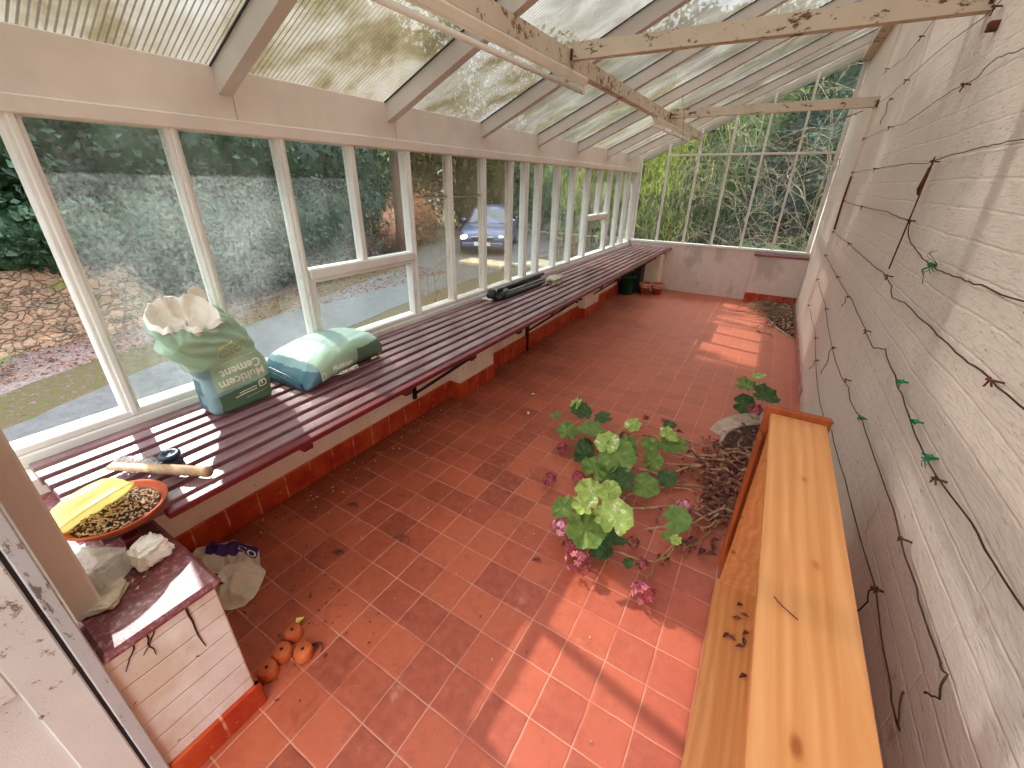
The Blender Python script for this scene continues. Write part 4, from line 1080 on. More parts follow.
for (x, y, l) in ((-1.30, 2.45, 'larger white scrap of paper on the tiles between pier and geranium'), (-1.42, 2.75, 'smaller white paper flake on the tiles close to the bench')):
    mb = MB(); flat_leaf(mb, (x, y, .003), .02, q, .5); tag(mb.build('paper_scrap', M['print']), l, 'paper scrap')

# ------------------------------------------------------------------ geraniums
LEAF = [(-1.04, 2.39, .1, .036, 1), (-.87, 2.21, .12, .067, 1), (-.73, 2.25, .16, .078, 1), (-.92, 2.46, .2, .043, 0), (-.87, 2.43, .17, .07, 2), (-.72, 2.47, .14, .056, 2), (-.52, 2.5, .14, .051, 0), (-.7, 2.1, .06, .076, 2), (-.57, 2.11, .2, .067, 0), (-.58, 1.96, .1, .082, 1), (-.49, 2.06, .16, .1, 1), (-.48, 2.2, .15, .068, 1), (-.42, 1.94, .1, .074, 2), (-.29, 1.96, .1, .07, 1), (-.31, 2.22, .1, .055, 1), (-.35, 2.35, .12, .063, 1), (-.23, 2.39, .15, .075, 1), (-.27, 2.4, .2, .056, 0), (-.3, 2.6, .16, .04, 2), (-.2, 2.13, .08, .052, 2), (-.73, 2.18, .09, .045, 2), (-.59, 1.52, .14, .06, 1), (-.45, 1.52, .3, .071, 0), (-.45, 1.42, .3, .05, 0), (-.39, 1.61, .28, .048, 0), (-.38, 1.53, .28, .033, 0), (-.31, 1.45, .28, .071, 0), (-.36, 1.44, .27, .045, 0), (-.42, 1.39, .2, .082, 1), (-.32, 1.49, .12, .066, 2), (-.38, 1.44, .08, .052, 2), (-.33, 1.44, .06, .037, 2), (-.08, 1.72, .16, .06, 1), (-.1, 1.61, .14, .023, 1), (-.06, 1.6, .15, .023, 0), (-.22, 1.45, .05, .023, 2),
        (.09, 3.48, .2, .079, 1), (.22, 3.32, .22, .089, 2), (.1, 3.23, .15, .067, 2), (.16, 3.6, .25, .048, 0)]
FLOW = [(-.79, 1.79, .04, .047, 1), (-.86, 2.12, .05, .039, 1), (-.65, 1.89, .05, .047, 1), (-.52, 2.3, .16, .038, 1), (-.42, 2.2, .1, .028, 1), (-.5, 2.8, .05, .026, 1), (-.38, 2.83, .05, .022, 1), (-.56, 1.43, .1, .044, 0), (-.49, 1.4, .05, .038, 1), (-.42, 1.33, .06, .06, 2), (-.16, 1.47, .06, .032, 1), (-.12, 1.33, .055, .055, 2), (-.07, 1.92, .1, .037, 0), (-.24, 1.6, .03, .034, 3), (-.03, 1.69, .03, .043, 3), (.02, 1.76, .03, .039, 3), (-.09, 1.58, .03, .033, 3),
        (.18, 3.17, .15, .051, 1)]
g1 = thing('geranium', (.1, 2.5, 0), 'sprawling geranium with green leaves and faded pink flower heads across the tiles', 'plant')
g2 = thing('geranium', (.2, 3.3, 0), 'small geranium clump beyond the end of the pine bookcase', 'plant')
q = random.Random(21)
def ger_leaf(c, r, kind, parent):
    c = Vector(c); n = 42; rows = []; r *= 1.2
    tilt = Matrix.Rotation(q.uniform(0, 6.28), 3, Vector((.22*q.uniform(-1, 1), -.25+.2*q.uniform(-1, 1), 1)).normalized())
    tilt = Matrix.Rotation(q.uniform(0, .42), 3, 'X') @ tilt; ph = q.uniform(0, 6)
    for j, u in enumerate((.02, .25, .5, .75, .92, 1.0)):
        row = []
        for k in range(n):
            a = 2*math.pi*k/n
            lob = 1-.10*abs(math.cos(a*3.5))*u-.03*abs(math.cos(a*10.5))*u
            notch = 1-.45*u*math.exp(-((min(a, 2*math.pi-a))/.16)**2)
            rr = r*u*lob*notch
            z = r*(.22*u*u*(.7+.5*math.sin(2*a+ph))-.10*u+.07*u*math.sin(7*a+ph)+(.06*u*math.cos(14*a) if j > 3 else 0))
            row.append(c+tilt @ Vector((rr*math.cos(a), rr*math.sin(a), z)))
        rows.append(row)
    for row in rows:
        for p in row: p.z = max(p.z, .008)
    return MB().rings(rows, 0, True).build('leaf', M['ger%d' % kind], parent)
def flower(c, r, kind, parent):
    c = Vector(c); mb = MB(); nfl = 34 if kind != 3 else 22
    for k in range(nfl):
        a = q.uniform(0, 6.28); el = q.uniform(-.4, 1.5); d = Vector((math.cos(el)*math.cos(a), math.cos(el)*math.sin(a), math.sin(el)*.8))
        p = c+d*r*q.uniform(.65, .95); p.z = max(p.z, .01)
        s = d.orthogonal().normalized(); t = d.cross(s)
        pr_ = r*(.34 if kind != 0 else .42)
        m0 = 0 if q.random() < .62 else 1
        for j in range(5):
            b = 2*math.pi*j/5+a; e = (s*math.cos(b)+t*math.sin(b)); e2 = (s*math.cos(b+.55)+t*math.sin(b+.55)); e3 = (s*math.cos(b-.55)+t*math.sin(b-.55))
            vs = [p, p+e2*pr_*.6+d*pr_*.1, p+e*pr_+d*pr_*.28, p+e3*pr_*.6+d*pr_*.1]
            for v in vs: v.z = max(v.z, .006)
            mb.add(vs, [(0, 1, 2, 3)], m0)
    mats = {0: [M['fl0'], M['fl2']], 1: [M['fl1'], M['dead']], 2: [M['fl2'], M['fl1']], 3: [M['dead'], M['litter']]}[kind]
    return mb.build('flower_head' if kind != 3 else 'withered_head', mats, parent)
heads = {}
for i, (x, y, z, r, k) in enumerate(LEAF):
    ger_leaf((x, y, z), r, k, g1 if y < 2.9 else g2)
for (x, y, z, r, k) in FLOW: flower((x, y, z), r, k, g1 if y < 3 else g2)
def wob(a, b, n=10, sag=.03, w=.03):
    a, b = Vector(a), Vector(b); o1, o2 = q.uniform(0, 9), q.uniform(0, 9); out = []
    for k in range(n+1):
        u = k/n; p = a.lerp(b, u); s = math.sin(math.pi*u)
        out.append(Vector((p.x+w*s*N((u*3, o1, 0)), p.y+w*2*s*N((o2, u*3, 0)), max(.012, p.z-sag*s))))
    return out
def stem(a, b, r, mat='stem', parent=g1, **kw):
    pts = wob(a, b, **kw); return MB().tube(pts, [r*(1-.35*k/(len(pts)-1)) for k in range(len(pts))], 7).build('stem', M[mat], parent)
root = [(.22, 2.75, .03), (.24, 2.62, .03), (.25, 2.5, .03), (.22, 2.85, .03), (.26, 2.3, .03), (.25, 2.15, .03)]
for a, b, r in ((0, (-.62, 2.38, .10), .009), (0, (-.3, 2.45, .12), .008), (1, (-.38, 2.1, .09), .010), (3, (-.6, 2.55, .07), .006), (2, (-.35, 1.9, .06), .008), (4, (-.3, 1.75, .10), .009), (4, (-.05, 1.95, .05), .008), (5, (-.2, 1.62, .12), .007), (5, (-.1, 1.75, .08), .006), (2, (-.25, 2.28, .07), .007), (4, (-.15, 2.1, .05), .006), (1, (-.05, 2.6, .03), .007), (3, (.0, 2.75, .05), .006)):
    stem(root[a], b, r, w=.14)
for a, b, r in (((-.62, 2.38, .10), (-.85, 2.4, .13), .006), ((-.38, 2.1, .09), (-.55, 2.05, .15), .006), ((-.3, 1.75, .10), (-.42, 1.52, .22), .006), ((-.3, 1.75, .10), (-.36, 1.46, .16), .006), ((-.35, 1.9, .06), (-.42, 1.6, .18), .006),
                ((-.38, 1.5, .05), (-.12, 1.50, .07), .005), ((-.12, 1.50, .06), (-.06, 1.6, .13), .004), ((-.12, 1.5, .06), (-.12, 1.36, .05), .003), ((.12, 2.0, .04), (-.02, 1.66, .06), .004)):
    stem(a, b, r, 'stemg' if r < .005 else 'stem')
for i, (x, y, z, r, k) in enumerate(LEAF):
    if y > 2.9: stem((x, y, z), (.22, 3.28, .02), .003, 'stemg', g2); continue
    tgt = min([(-.62, 2.38, .10), (-.85, 2.4, .12), (-.3, 2.45, .12), (-.38, 2.1, .09), (-.35, 1.9, .06), (-.3, 1.75, .10), (-.42, 1.52, .20), (-.36, 1.46, .14), (-.12, 1.75, .08), (-.12, 1.5, .07)], key=lambda t: (t[0]-x)**2+(t[1]-y)**2)
    if i % 2 == 0: stem((x, y, z), tgt, .0026, 'stemg', sag=.01, w=.02)

# dead twiggy stems heaped in the corner bed
tw = thing('twig_heap', (.15, 6.6, 0), 'tangle of pale dead stems heaped in the corner bed', 'plant debris')
q2 = random.Random(5); mb = MB()
for k in range(60):
    a = Vector((q2.uniform(-.22, .25), q2.uniform(6.25, 6.95), q2.uniform(.02, .10))); ang = q2.uniform(-.6, .6); L = q2.uniform(.15, .5)
    b = a+Vector((L*math.cos(ang), L*math.sin(ang), q2.uniform(-.02, .10))); b.x = min(b.x, .46); b.y = min(b.y, 7.22)
    m = (a+b)/2+Vector((0, q2.uniform(-.05, .05), q2.uniform(0, .06)))
    mb.tube([a, m, b], .0035, 5)
mb.build('stems', M['twig'], tw)

# ------------------------------------------------------------------ outdoors
GZ = -.30
o = MB().box((-30, -12, GZ-.3), (14, 40, GZ)).build('garden_ground', M['grass']); tag(o, kind='structure')
def strip(name, outer, inner, z, mat, kind='structure', label=None, cat=None):
    n = 40
    def samp(pl, u):
        u *= len(pl)-1; i = min(int(u), len(pl)-2); f = u-i; return (pl[i][0]*(1-f)+pl[i+1][0]*f, pl[i][1]*(1-f)+pl[i+1][1]*f)
    rows = []
    for k in range(n+1):
        a = samp(outer, k/n); b = samp(inner, k/n); j = .05*N((k*.9, z*50, 0)); j2 = .06*N((k*.7, 9, z*40))
        rows.append([(a[0]+j, a[1], z), (b[0]+j2, b[1], z), (b[0]+j2, b[1], GZ-.05), (a[0]+j, a[1], GZ-.05)])
    o = MB().rings(rows, 0, True, True, smooth=False).build(name, mat); tag(o, label, cat, kind=kind); return o
outer = [(-4.7, -4), (-5.02, .28), (-5.47, 1.34), (-6.47, 3.9), (-7.6, 7.7), (-9.6, 10.4), (-11, 18)]
inner = [(-3.7, -4), (-4.07, 0), (-4.46, 1.56), (-4.83, 3.28), (-5.24, 5.5), (-5.4, 9), (-5.5, 18)]
strip('driveway', outer, inner, GZ+.012, M['asphalt'])
off = lambda pl, d: [(x-d, y) for x, y in pl]
strip('mossy_verge', off(outer, .85), outer, GZ+.008, M['moss'])
strip('gravel_border', off(outer, 2.8), off(outer, .8), GZ+.004, M['gravel'])
strip('near_verge', inner, [(-2.35, y) for x, y in inner], GZ+.006, M['moss'])
litter('leaf_litter', 5200, lambda q: (q.uniform(-7.9, -6.2), q.uniform(-1, 7.6), 0), [M['litter'], M['rust']], 'reddish fallen leaves strewn below the hedge across the drive', 'leaf litter', .012, .026, 31, GZ+.012)
litter('leaf_litter', 500, lambda q: (q.uniform(-4.4, -2.6), q.uniform(2, 6.5), 0), [M['litter'], M['rust']], 'fallen leaves on the verge just outside the long window', 'leaf litter', .012, .026, 32, GZ+.012)

# rubble wall
rw = thing('rubble_wall', (-7.35, 0, GZ), 'low lichened rubble stone wall beyond the gravel', 'wall')
rows = []; NYs = 120
for i in range(34):
    u = i/33; row = []
    for k in range(NYs+1):
        y = -3.5+6.0*k/NYs; z = GZ+.96*u
        d = .16*abs(N((y*2.1, z*3.6, 7)))+.10*N((y*5.5, z*8, 2))
        row.append((-7.36+d*1.0-.10*u+(.10 if u < .12 else 0), y, z+.02*N((y*7, z*9, 4))))
    rows.append(row)
mb = MB(); mb.rings(rows, closed=False); mb.box((-7.8, -3.5, GZ), (-7.34, 2.5, GZ+.92)); mb.build('stonework', M['rubble'], rw)

rg = np.random.default_rng(11)
def leaves(name, pts, nrm_, size, mats, parent=None, asp=.55, droop=0.0, jit=.35):
    """many folded leaves as one mesh"""
    n = len(pts); pts = np.asarray(pts, float); d = rg.normal(size=(n, 3)); d[:, 2] -= droop; d /= np.linalg.norm(d, axis=1)[:, None]
    nn = np.asarray(nrm_, float)+rg.normal(size=(n, 3))*.6; s = np.cross(d, nn); s /= (np.linalg.norm(s, axis=1)[:, None]+1e-9)
    up_ = np.cross(s, d); L = (size*(1+jit*rg.normal(size=n)).clip(.4, 2))[:, None]
    if parent: pts = pts-np.array(parent_loc(parent))
    v = np.stack([pts-d*L*.5, pts+s*L*asp*.5+up_*L*.10, pts+d*L*.5-up_*L*.05, pts-s*L*asp*.5+up_*L*.10], 1).reshape(-1, 3)
    b = np.arange(n)*4; loops = np.stack([b, b+1, b+2, b, b+2, b+3], 1).reshape(-1)
    me = bpy.data.meshes.new(name); me.vertices.add(len(v)); me.vertices.foreach_set('co', v.astype(np.float32).ravel())
    me.loops.add(len(loops)); me.loops.foreach_set('vertex_index', loops.astype(np.int32))
    me.polygons.add(2*n); me.polygons.foreach_set('loop_start', np.arange(2*n, dtype=np.int32)*3)
    mats = mats if isinstance(mats, list) else [mats]
    for m in mats: me.materials.append(m)
    me.polygons.foreach_set('material_index', np.repeat(rg.integers(0, len(mats), n), 2).astype(np.int32))
    me.update(calc_edges=True); me.validate()
    o = bpy.data.objects.new(name, me); C.objects.link(o)
    if parent: o.parent = parent
    return o
def in_ellipsoids(bl, n, shell=.55):
    vol = np.array([b[3]*b[4]*b[5] for b in bl])**.7; idx = rg.choice(len(bl), n, p=vol/vol.sum())
    d = rg.normal(size=(n, 3)); d /= np.linalg.norm(d, axis=1)[:, None]; r = shell+(1.05-shell)*rg.random(n)**.6
    B = np.array(bl)[idx]; p = B[:, :3]+d*B[:, 3:]*r[:, None]
    p += .10*np.sin(p[:, [1, 2, 0]]*5)
    return p, d
def shrub(name, bl, n, size, mat, label, cat='shrub', group=None, trunk=None, core=True, asp=.55, droop=0.0, corem=None):
    cx = sum(b[0] for b in bl)/len(bl); cy = sum(b[1] for b in bl)/len(bl)
    t = thing(name, (cx, cy, GZ), label, cat, group)
    p, d = in_ellipsoids(bl, n); k = p[:, 2] > GZ+.03; p, d = p[k], d[k]
    leaves('foliage', p, d, size, mat, t, asp, droop)
    if core:
        mb = MB()
        for j, b in enumerate(bl): mb.blob(b[:3], (b[3]*.72, b[4]*.72, b[5]*.72), 0, 9, .12, 2.2, j)
        mb.build('inner_growth', corem or (mat[0] if isinstance(mat, list) else mat), t)
    if trunk:
        mb = MB()
        for (a, b, r0, r1) in trunk:
            a, b = Vector(a), Vector(b); pts = [a.lerp(b, u/6)+Vector((.08*N((u, 1, r0*9)), .08*N((u, 5, r0*7)), 0)) for u in range(7)]
            mb.tube(pts, [r0+(r1-r0)*u/6 for u in range(7)], 9)
        mb.build('trunk', M['bark'], t)
    return t
# ivy on the wall top, and hedges behind the gravel
shrub('ivy', [(-7.5, -2.8+.8*k, .84+.06*(k % 2), .42, .6, .46) for k in range(7)], 12000, .075, M['lf_ivy'], 'thick dark ivy spilling over the rubble wall', 'ivy', asp=.85)
shrub('evergreen_hedge', [(-9.5, -4+1.6*k, 1.3, 1.0, 1.3, 2.3) for k in range(5)], 7000, .13, M['lf_dark'], 'dark evergreen growth rising behind the ivy wall', 'hedge', trunk=[((-9, -1, GZ), (-9, -1, 2), .1, .06)])
hb = []
for k in range(9):
    y = 2.6+.75*k; x = -7.5-.16*max(0, k-1)-.02*k*k; hb.append((x, y, .75, .75, .7, .95)); hb.append((x-.4, y+.2, 1.9, .8, .7, .9))
shrub('laurel_hedge', hb, 15000, .10, [M['lf_dark'], M['lf_dark'], M['lf_ivy']], 'tall dark hedge lining the drive opposite the foggy panes', 'hedge', trunk=[((-7.6, 4, GZ), (-7.6, 4, 1.5), .06, .04)])
shrub('laurel_hedge', [(-7.9, 1.1, 1.75, .7, .9, .55), (-8.1, .2, 2.0, .8, .9, .8), (-8.2, 1.9, 2.1, .7, .8, .9)], 4500, .10, [M['lf_dark'], M['lf_ivy']], 'ragged evergreen clump above the end of the rubble wall', 'hedge', trunk=[((-8.2, 1, GZ), (-8.2, 1, 1.6), .07, .05)])
# big trees across the drive: they shade the middle of the room
def bigtree(x, y, h, bl, label, n=6000, size=.16, mat='lf_mid', tr=.2):
    br_ = [((x, y, GZ), (x, y, h), tr, tr*.5)]+[((x, y, h*.6), (b[0], b[1], b[2]), tr*.4, tr*.12) for b in bl]
    return shrub('garden_tree', bl, n, size, M[mat], label, 'tree', 'tall trees across the drive', trunk=br_, core=False)
bigtree(-8.4, 4.6, 5.0, [(-8.3, 3.9, 5.3, 1.1, .95, 1.2), (-8.3, 5.3, 5.4, 1.1, .9, 1.3), (-8.0, 4.7, 6.8, 1.2, 1.4, 1.0), (-9.3, 4.6, 5.8, 1.3, 1.3, 1.4), (-8.2, 5.6, 4.2, .8, .7, .8)], 'tall tree rising from the hedge opposite the lying sack', 14000)
bigtree(-7.9, 7.9, 5.5, [(-9.0, 8.8, 9.4, 1.2, 1.2, 1.1), (-9.4, 7.2, 9.6, 1.2, 1.2, 1.1)], 'red-brown tree trunk beside the drive near the parked car', 3500, tr=.24)
bigtree(-10.5, 1.2, 5.5, [(-11.6, .2, 5.0, 1.5, 1.6, 1.9), (-12, 3.2, 5.2, 1.4, 1.6, 1.8), (-11, -2, 7.5, 1.6, 1.6, 1.6)], 'tall tree behind the rubble wall', 6000)
bigtree(-13, 12, 5, [(-13, 12, 4, 2.5, 3.4, 3.4), (-12.5, 16, 4, 3, 3, 3.6), (-10, 19, 3.6, 3, 3, 3.6)], 'broad tree mass closing the drive behind the car', 12000, .22, 'lf_olive')
shrub('garden_bank', [(-9.6, 8.8, .3, .9, 1.2, .9), (-10.4, 10.5, .5, 1.2, 1.4, 1.2), (-9.2, 7.3, .4, .7, .8, .9)], 5000, .10, [M['litter'], M['lf_olive']], 'brownish bank of dry growth left of the parked car', 'bank', trunk=[((-9.6, 8.8, GZ), (-9.6, 8.8, .6), .05, .03)])
for k, (x, y, r, m) in enumerate(((-12.6, -5.5, 2.6, 'lf_dark'), (-12.8, 5.6, 2.5, 'lf_olive'), (-12.4, 9.0, 2.4, 'lf_mid'), (-7.5, 19, 2.9, 'lf_mid'), (-3.0, 17.5, 2.8, 'lf_olive'), (1.5, 17.0, 2.8, 'lf_dark'), (6.0, 15.5, 2.8, 'lf_dark'), (-15.5, 15, 3.2, 'lf_olive'))):
    nm = ['dark tree beyond the wall at the doorway end', 'olive-green tree beyond the hedge opposite the lying sack', 'mid-green tree beyond the hedge opposite the folded stand', 'tree standing far down the drive', 'olive tree beyond the weeping bamboo', 'dark tree beyond the middle of the end window', 'dark tree beyond the white wall side of the end window', 'distant olive tree past the car'][k]
    shrub('belt_tree', [(x, y, 2.6, r, r*1.0, 3.0), (x+.5, y+.6, 4.9, r*.85, r*.9, 1.7), (x-.2, y-1.0, 4.4, r*.8, r*.8, 1.9)], 9000, .24, M[m], nm, 'tree', 'trees ringing the garden', trunk=[((x, y, GZ), (x, y, 4), .2, .12)])
# bushes seen past the car and round the glazed end
cols = [('lf_mid', -4.2, 11.2, 1.0), ('lf_dark', -3.6, 9.8, .75), ('lf_mid', -5.0, 13.4, 1.2), ('lf_dark', -3.0, 11.4, 1.0), ('lf_mid', -6.6, 14.6, 1.4)]
names = ['leafy green shrub beside the drive, nearer to the car', 'dark shrub at the outer corner of the glazed end', 'taller green shrub behind the car', 'dark shrub between the willow and the drive', 'rounded shrub furthest along the drive']
for (m, x, y, r), l in zip(cols, names):
    shrub('garden_shrub', [(x, y, 1.0*r, r*.9, r*.9, 1.2*r), (x+.2, y+.3, 2.3*r, r*.8, r*.8, 1.0*r)], 4200, .10, M[m], l, 'shrub', 'shrubs beside the drive', trunk=[((x, y, GZ), (x, y, 1), .05, .03)])
# weeping willow-like growth beyond the left panes of the end window
def weeping(x0, x1, y, h, n, label, mat, size=.13):
    t = thing('weeping_bamboo', ((x0+x1)/2, y, GZ), label, 'bamboo')
    P_, D_ = [], []; mb = MB()
    for k in range(n):
        x = rg.uniform(x0, x1); yy = y+rg.uniform(-.5, .9); top = h*rg.uniform(.5, 1.05); sw = rg.normal()*.35
        base = np.array([x, yy, top]); m = 34; u = np.sort(rg.random(m))
        for uu in u:
            P_.append([x+sw*uu+rg.normal()*.05, yy-.45*uu*uu+rg.normal()*.06, top-uu*min(top+.0, 1.9)+rg.normal()*.03]); D_.append([0, -1, .3])
        if k % 8 == 0: mb.tube([(x, yy, GZ), (x+sw*.2, yy, top*.7), (x+sw, yy-.4, top*.98), (x+sw*1.4, yy-.8, top*.75)], [.014, .011, .006, .003], 5)
    P_ = np.array(P_); k = P_[:, 2] > GZ+.02
    leaves('foliage', P_[k], np.array(D_)[k], size, M[mat], t, .16, droop=2.2)
    mb.build('canes', M['stemg'], t); return t
weeping(-3.9, -1.75, 9.4, 3.3, 330, 'weeping yellow-green bamboo beyond the left panes of the end window', 'lf_yel')
weeping(-1.9, -.9, 10.0, 3.2, 110, 'green bamboo behind the middle panes of the end window', 'lf_mid')
shrub('conifer', [(-2.4, 10.9, 1.6, 1.4, .5, 2.3), (-1.0, 11.6, 2.4, 1.3, .7, 2.6)], 8000, .12, [M['lf_mid'], M['lf_dark']], 'dense green mass right behind the yellow-green bamboo', 'shrub', trunk=[((-1.6, 11.3, GZ), (-1.6, 11.3, 3), .1, .05)])
shrub('laurel', [(.9, 10.2, 1.5, .9, .7, 1.05), (1.9, 10.6, 1.7, 1.1, .9, 1.4), (.5, 11.0, 1.9, 1.0, .7, 1.3)], 7500, .12, M['lf_dark'], 'dark glossy laurel beyond the right panes of the end window', 'shrub', trunk=[((1, 10, GZ), (1, 10, 1), .08, .05)])
shrub('yew', [(-.3, 11.0, .9, .9, .5, 1.1), (-.9, 12.4, 1.2, 1.2, .7, 1.4), (.2, 12.6, 2.9, 2.4, .7, 2.9), (2.8, 12.0, 2.6, 1.6, .8, 2.8), (-3.2, 13.2, 2.9, 1.8, .8, 3.0)], 14000, .13, [M['lf_dark'], M['lf_mid']], 'tall dark evergreens closing the view beyond the end window', 'tree', trunk=[((.2, 12.6, GZ), (.2, 12.6, 3), .14, .08)])
def twigs(name, base, n, h, spread, label, seed, mat='twig', r=.008):
    q = random.Random(seed); t = thing(name, base, label, 'shrub'); mb = MB(); b0 = Vector(base); r = r*1.7
    def grow(p, d, L, r_, dep):
        pts = [p]; 
        for k in range(5):
            d = (d+Vector((q.uniform(-.3, .3), q.uniform(-.3, .3), q.uniform(-.22, .12)))).normalized(); pts.append(pts[-1]+d*L/5)
        mb.tube(pts, [r_*(1-.12*k) for k in range(6)], 4, cap=False)
        if dep > 0:
            for k in range(4): grow(pts[q.randint(2, 5)], (d+Vector((q.uniform(-.9, .9), q.uniform(-.6, .6), q.uniform(-.7, .5)))).normalized(), L*q.uniform(.5, .75), r_*.6, dep-1)
    for k in range(n): grow(b0+Vector((q.uniform(-spread, spread), q.uniform(-.3, .3), 0)), Vector((q.uniform(-.5, .5), q.uniform(-.4, .1), 1)).normalized(), h*q.uniform(.6, 1), r, 3)
    mb.build('branches', M[mat], t)
twigs('bare_shrub', (.5, 9.2, GZ), 7, 2.3, .7, 'tangle of bare pale twigs high behind the right panes of the end window', 3)
twigs('bare_shrub', (1.2, 9.3, GZ), 6, 3.0, .5, 'arching bare twigs in the top corner of the end window', 8)
twigs('bare_shrub', (-.6, 9.3, GZ), 5, 2.2, .4, 'bare branches crossing the middle panes of the end window', 13)
shrub('grass_bank', [(-.4+.45*k, 9.5, .15, .4, .35, .62+.05*(k % 2)) for k in range(6)], 5000, .07, [M['lf_mid'], M['lf_yel']], 'low bright grassy bank at the foot of the view through the end window', 'grass bank', trunk=[((.5, 9.6, GZ), (.5, 9.6, .2), .03, .02)], asp=.15)
twigs('sapling', (-3.5, 3.7, GZ), 1, .8, .05, 'small leafless sapling just outside the long window', 17, r=.006)
for (x, y, s, l) in ((-6.55, .5, 1.1, 'bright green fern at the foot of the rubble wall, larger'), (-6.75, -.28, .9, 'green fern at the frame-side end of the rubble wall')):
    t = thing('fern', (x, y, GZ), l, 'fern', 'ferns by the rubble wall'); mb = MB(); q3 = random.Random(int(y*10))
    for k in range(16):
        a = q3.uniform(0, 6.28); L = .26*s*q3.uniform(.7, 1.1); w = .026
        d = Vector((math.cos(a), math.sin(a), 0)); sd = Vector((-d.y, d.x, 0)); rows = []
        for j in range(8):
            u = j/7; c = Vector((x, y, GZ+.01))+d*L*u+Vector((0, 0, L*.8*math.sin(u*2.2)*.7)); ww = w*math.sin(math.pi*min(1, u*.9+.12))
            rows.append([c-sd*ww, c+Vector((0, 0, -.006)), c+sd*ww])
        mb.rings(rows, closed=False)
    mb.build('fronds', M['lf_mid'], t)
sb = MB(); sb.box((-6.7, 8.5, GZ), (-5.4, 9.1, GZ+.10), 0, .02); tag(sb.build('stone_step', M['slab']), 'pale sandy stone slab on the drive in front of the car', 'slab')
sb = MB(); sb.poly([(-5.5, 9.2), (-4.4, 9.4), (-4.1, 10.0), (-5.2, 10.2)], GZ, GZ+.05); tag(sb.build('sand_patch', M['slab']), 'spill of yellowish sand beside the stone slab', 'sand')

shrub('hedge', [(-11.5+1.5*k, 15.5+.3*k, 1.6, 1.3, .8, 2.4) for k in range(4)], 9000, .16, [M['lf_olive'], M['lf_mid']], 'tall loose hedge closing the drive right behind the car', 'hedge', trunk=[((-9, 15.6, GZ), (-9, 15.6, 1.5), .06, .04)])
# parked car
car = thing('parked_car', (-6.85, 9.75, GZ), 'silver-blue parked car on the drive with a sun glint on one headlamp', 'car')
cx0, yf = -6.85, 9.75     # nose at yf, body runs away from us
def cr_(x, y, z): return (cx0+x, yf+y, GZ+z)
secs = [  # y, half width, z bottom, z top(side), crown z, top half width
 (0.00, .62, .34, .56, .60, .50), (.06, .72, .26, .62, .68, .60), (.25, .78, .20, .70, .78, .66), (.7, .82, .20, .76, .86, .70), (1.15, .83, .20, .80, .93, .70),
 (1.8, .83, .20, .82, .95, .70), (3.2, .83, .20, .84, .95, .70), (3.8, .80, .24, .82, .93, .66), (4.05, .72, .34, .70, .80, .58)]
rows = []
for (y, hw, zb, zs, zt, tw_) in secs:
    rows.append([cr_(*p) for p in ((-hw*.9, y, zb), (-hw, y, zb+.12), (-hw, y, zs), (-tw_, y, zt-.03), (0, y, zt), (tw_, y, zt-.03), (hw, y, zs), (hw, y, zb+.12), (hw*.9, y, zb), (0, y, zb))])
MB().rings(rows, 0, True, True).build('body_shell', M['carpaint'], car)
cab = [(1.15, .70, .90, .70, .91), (1.75, .68, .92, .55, 1.36), (2.2, .68, .92, .54, 1.41), (3.1, .68, .92, .54, 1.40), (3.75, .66, .90, .56, .93)]
rows = [[cr_(*p) for p in ((-a, y, z0), (-b, y, z1), (0, y, z1+.02), (b, y, z1), (a, y, z0))] for (y, a, z0, b, z1) in cab]
MB().rings(rows, 0, closed=False).build('cabin', M['carpaint'], car)
MB().add([cr_(*p) for p in ((-.62, 1.20, .93), (.62, 1.20, .93), (.50, 1.69, 1.325), (-.50, 1.69, 1.325))], [(0, 1, 2, 3)]).add([cr_(*p) for p in ((-.62, 1.17, .93), (.62, 1.17, .93), (.50, 1.66, 1.33), (-.50, 1.66, 1.33))], [(0, 1, 2, 3)]).build('windscreen', M['carglass'], car)
for s in (-1, 1):
    MB().add([cr_(*p) for p in ((s*.712, 1.35, .95), (s*.70, 3.5, .95), (s*.585, 3.05, 1.34), (s*.585, 1.85, 1.33))], [(0, 1, 2, 3)]).build('side_window', M['carglass'], car)
    MB().blob(cr_(s*.86, 1.35, .98), (.10, .05, .07), 0, 8, .05).build('wing_mirror', M['carpaint'], car)
    MB().blob(cr_(s*.58, .06, .56), (.15, .07, .085), 0, 10, .03).build('headlamp', M['glint'] if s < 0 else M['chrome'], car)
    for y in (.75, 3.3):
        mb = MB(); Mr = Matrix.Rotation(R(90), 3, 'Y'); mb.lathe([(0, -.1), (.27, -.1), (.31, -.06), (.31, .06), (.27, .1), (0, .1)], cr_(s*.74, y, .31), 28, 0, Mr)
        w = mb.build('wheel', M['tyre'], car)
        MB().lathe([(0, s*.105), (.17, s*.108), (.19, s*.10)], cr_(s*.74, y, .31), 20, 0, Mr).build('hub_cap', M['chrome'], w)
MB().box(cr_(-.34, -.02, .48), cr_(.34, .02, .58), 0, .01).build('grille', M['black'], car)
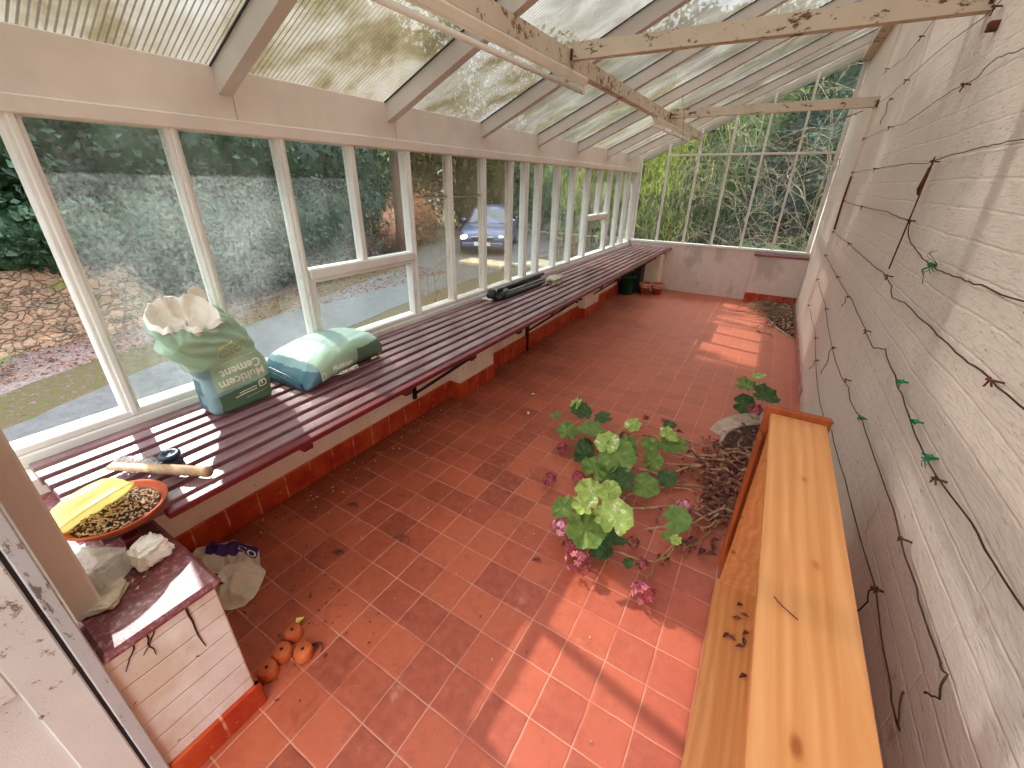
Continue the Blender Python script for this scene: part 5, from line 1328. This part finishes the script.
MB().box(cr_(-.36, -.035, .578), cr_(.36, .0, .60), 0, .008).build('grille_trim', M['chrome'], car)
MB().box(cr_(-.68, -.05, .28), cr_(.68, .08, .42), 0, .03).build('bumper', M['carpaint'], car)
MB().box(cr_(-.26, -.062, .33), cr_(.26, -.05, .44), 0, .003).build('number_plate', M['plate'], car)
car.rotation_euler = (0, 0, R(26)); car.location = (-6.95, 9.95, GZ); car.scale = (.88, .88, .88)


# ------------------------------------------------------------------ light
sd_ = Vector((1, -.2, -.714)).normalized()
sun = bpy.data.objects.new('sun', bpy.data.lights.new('sun', 'SUN')); C.objects.link(sun)
sun.data.energy = 4.0; sun.data.angle = R(.9); sun.data.color = (1.0, .96, .90)
sun.rotation_euler = sd_.to_track_quat('-Z', 'Y').to_euler(); sun.location = (-20, 4, 15)
wd = bpy.data.worlds.new('world'); S.world = wd; wd.use_nodes = True; nt = wd.node_tree; nt.nodes.clear()
ou = nt.nodes.new('ShaderNodeOutputWorld'); bg = nt.nodes.new('ShaderNodeBackground'); # overcast-bright sky: brighter towards the zenith than at the horizon
tc = nt.nodes.new('ShaderNodeTexCoord'); sx = nt.nodes.new('ShaderNodeSeparateXYZ'); mr = nt.nodes.new('ShaderNodeMapRange')
nt.links.new(tc.outputs['Generated'], sx.inputs[0]); nt.links.new(sx.outputs[2], mr.inputs[0]); mr.inputs[1].default_value = 0; mr.inputs[2].default_value = 1
mr.inputs[3].default_value = .8; mr.inputs[4].default_value = 5.6; nt.links.new(mr.outputs[0], bg.inputs[1])
bg.inputs[0].default_value = (.84, .92, 1.0, 1)
nt.links.new(bg.outputs[0], ou.inputs[0])
S.view_settings.view_transform = 'Standard'; S.view_settings.look = 'None'; S.view_settings.gamma = 1; S.view_settings.use_curve_mapping = False
S.view_settings.exposure = .74
cy = S.cycles
cy.max_bounces = 10; cy.diffuse_bounces = 5; cy.glossy_bounces = 4; cy.transmission_bounces = 6; cy.transparent_max_bounces = 24
cy.use_denoising = True; cy.sample_clamp_indirect = 6.0; cy.caustics_reflective = False; cy.caustics_refractive = False
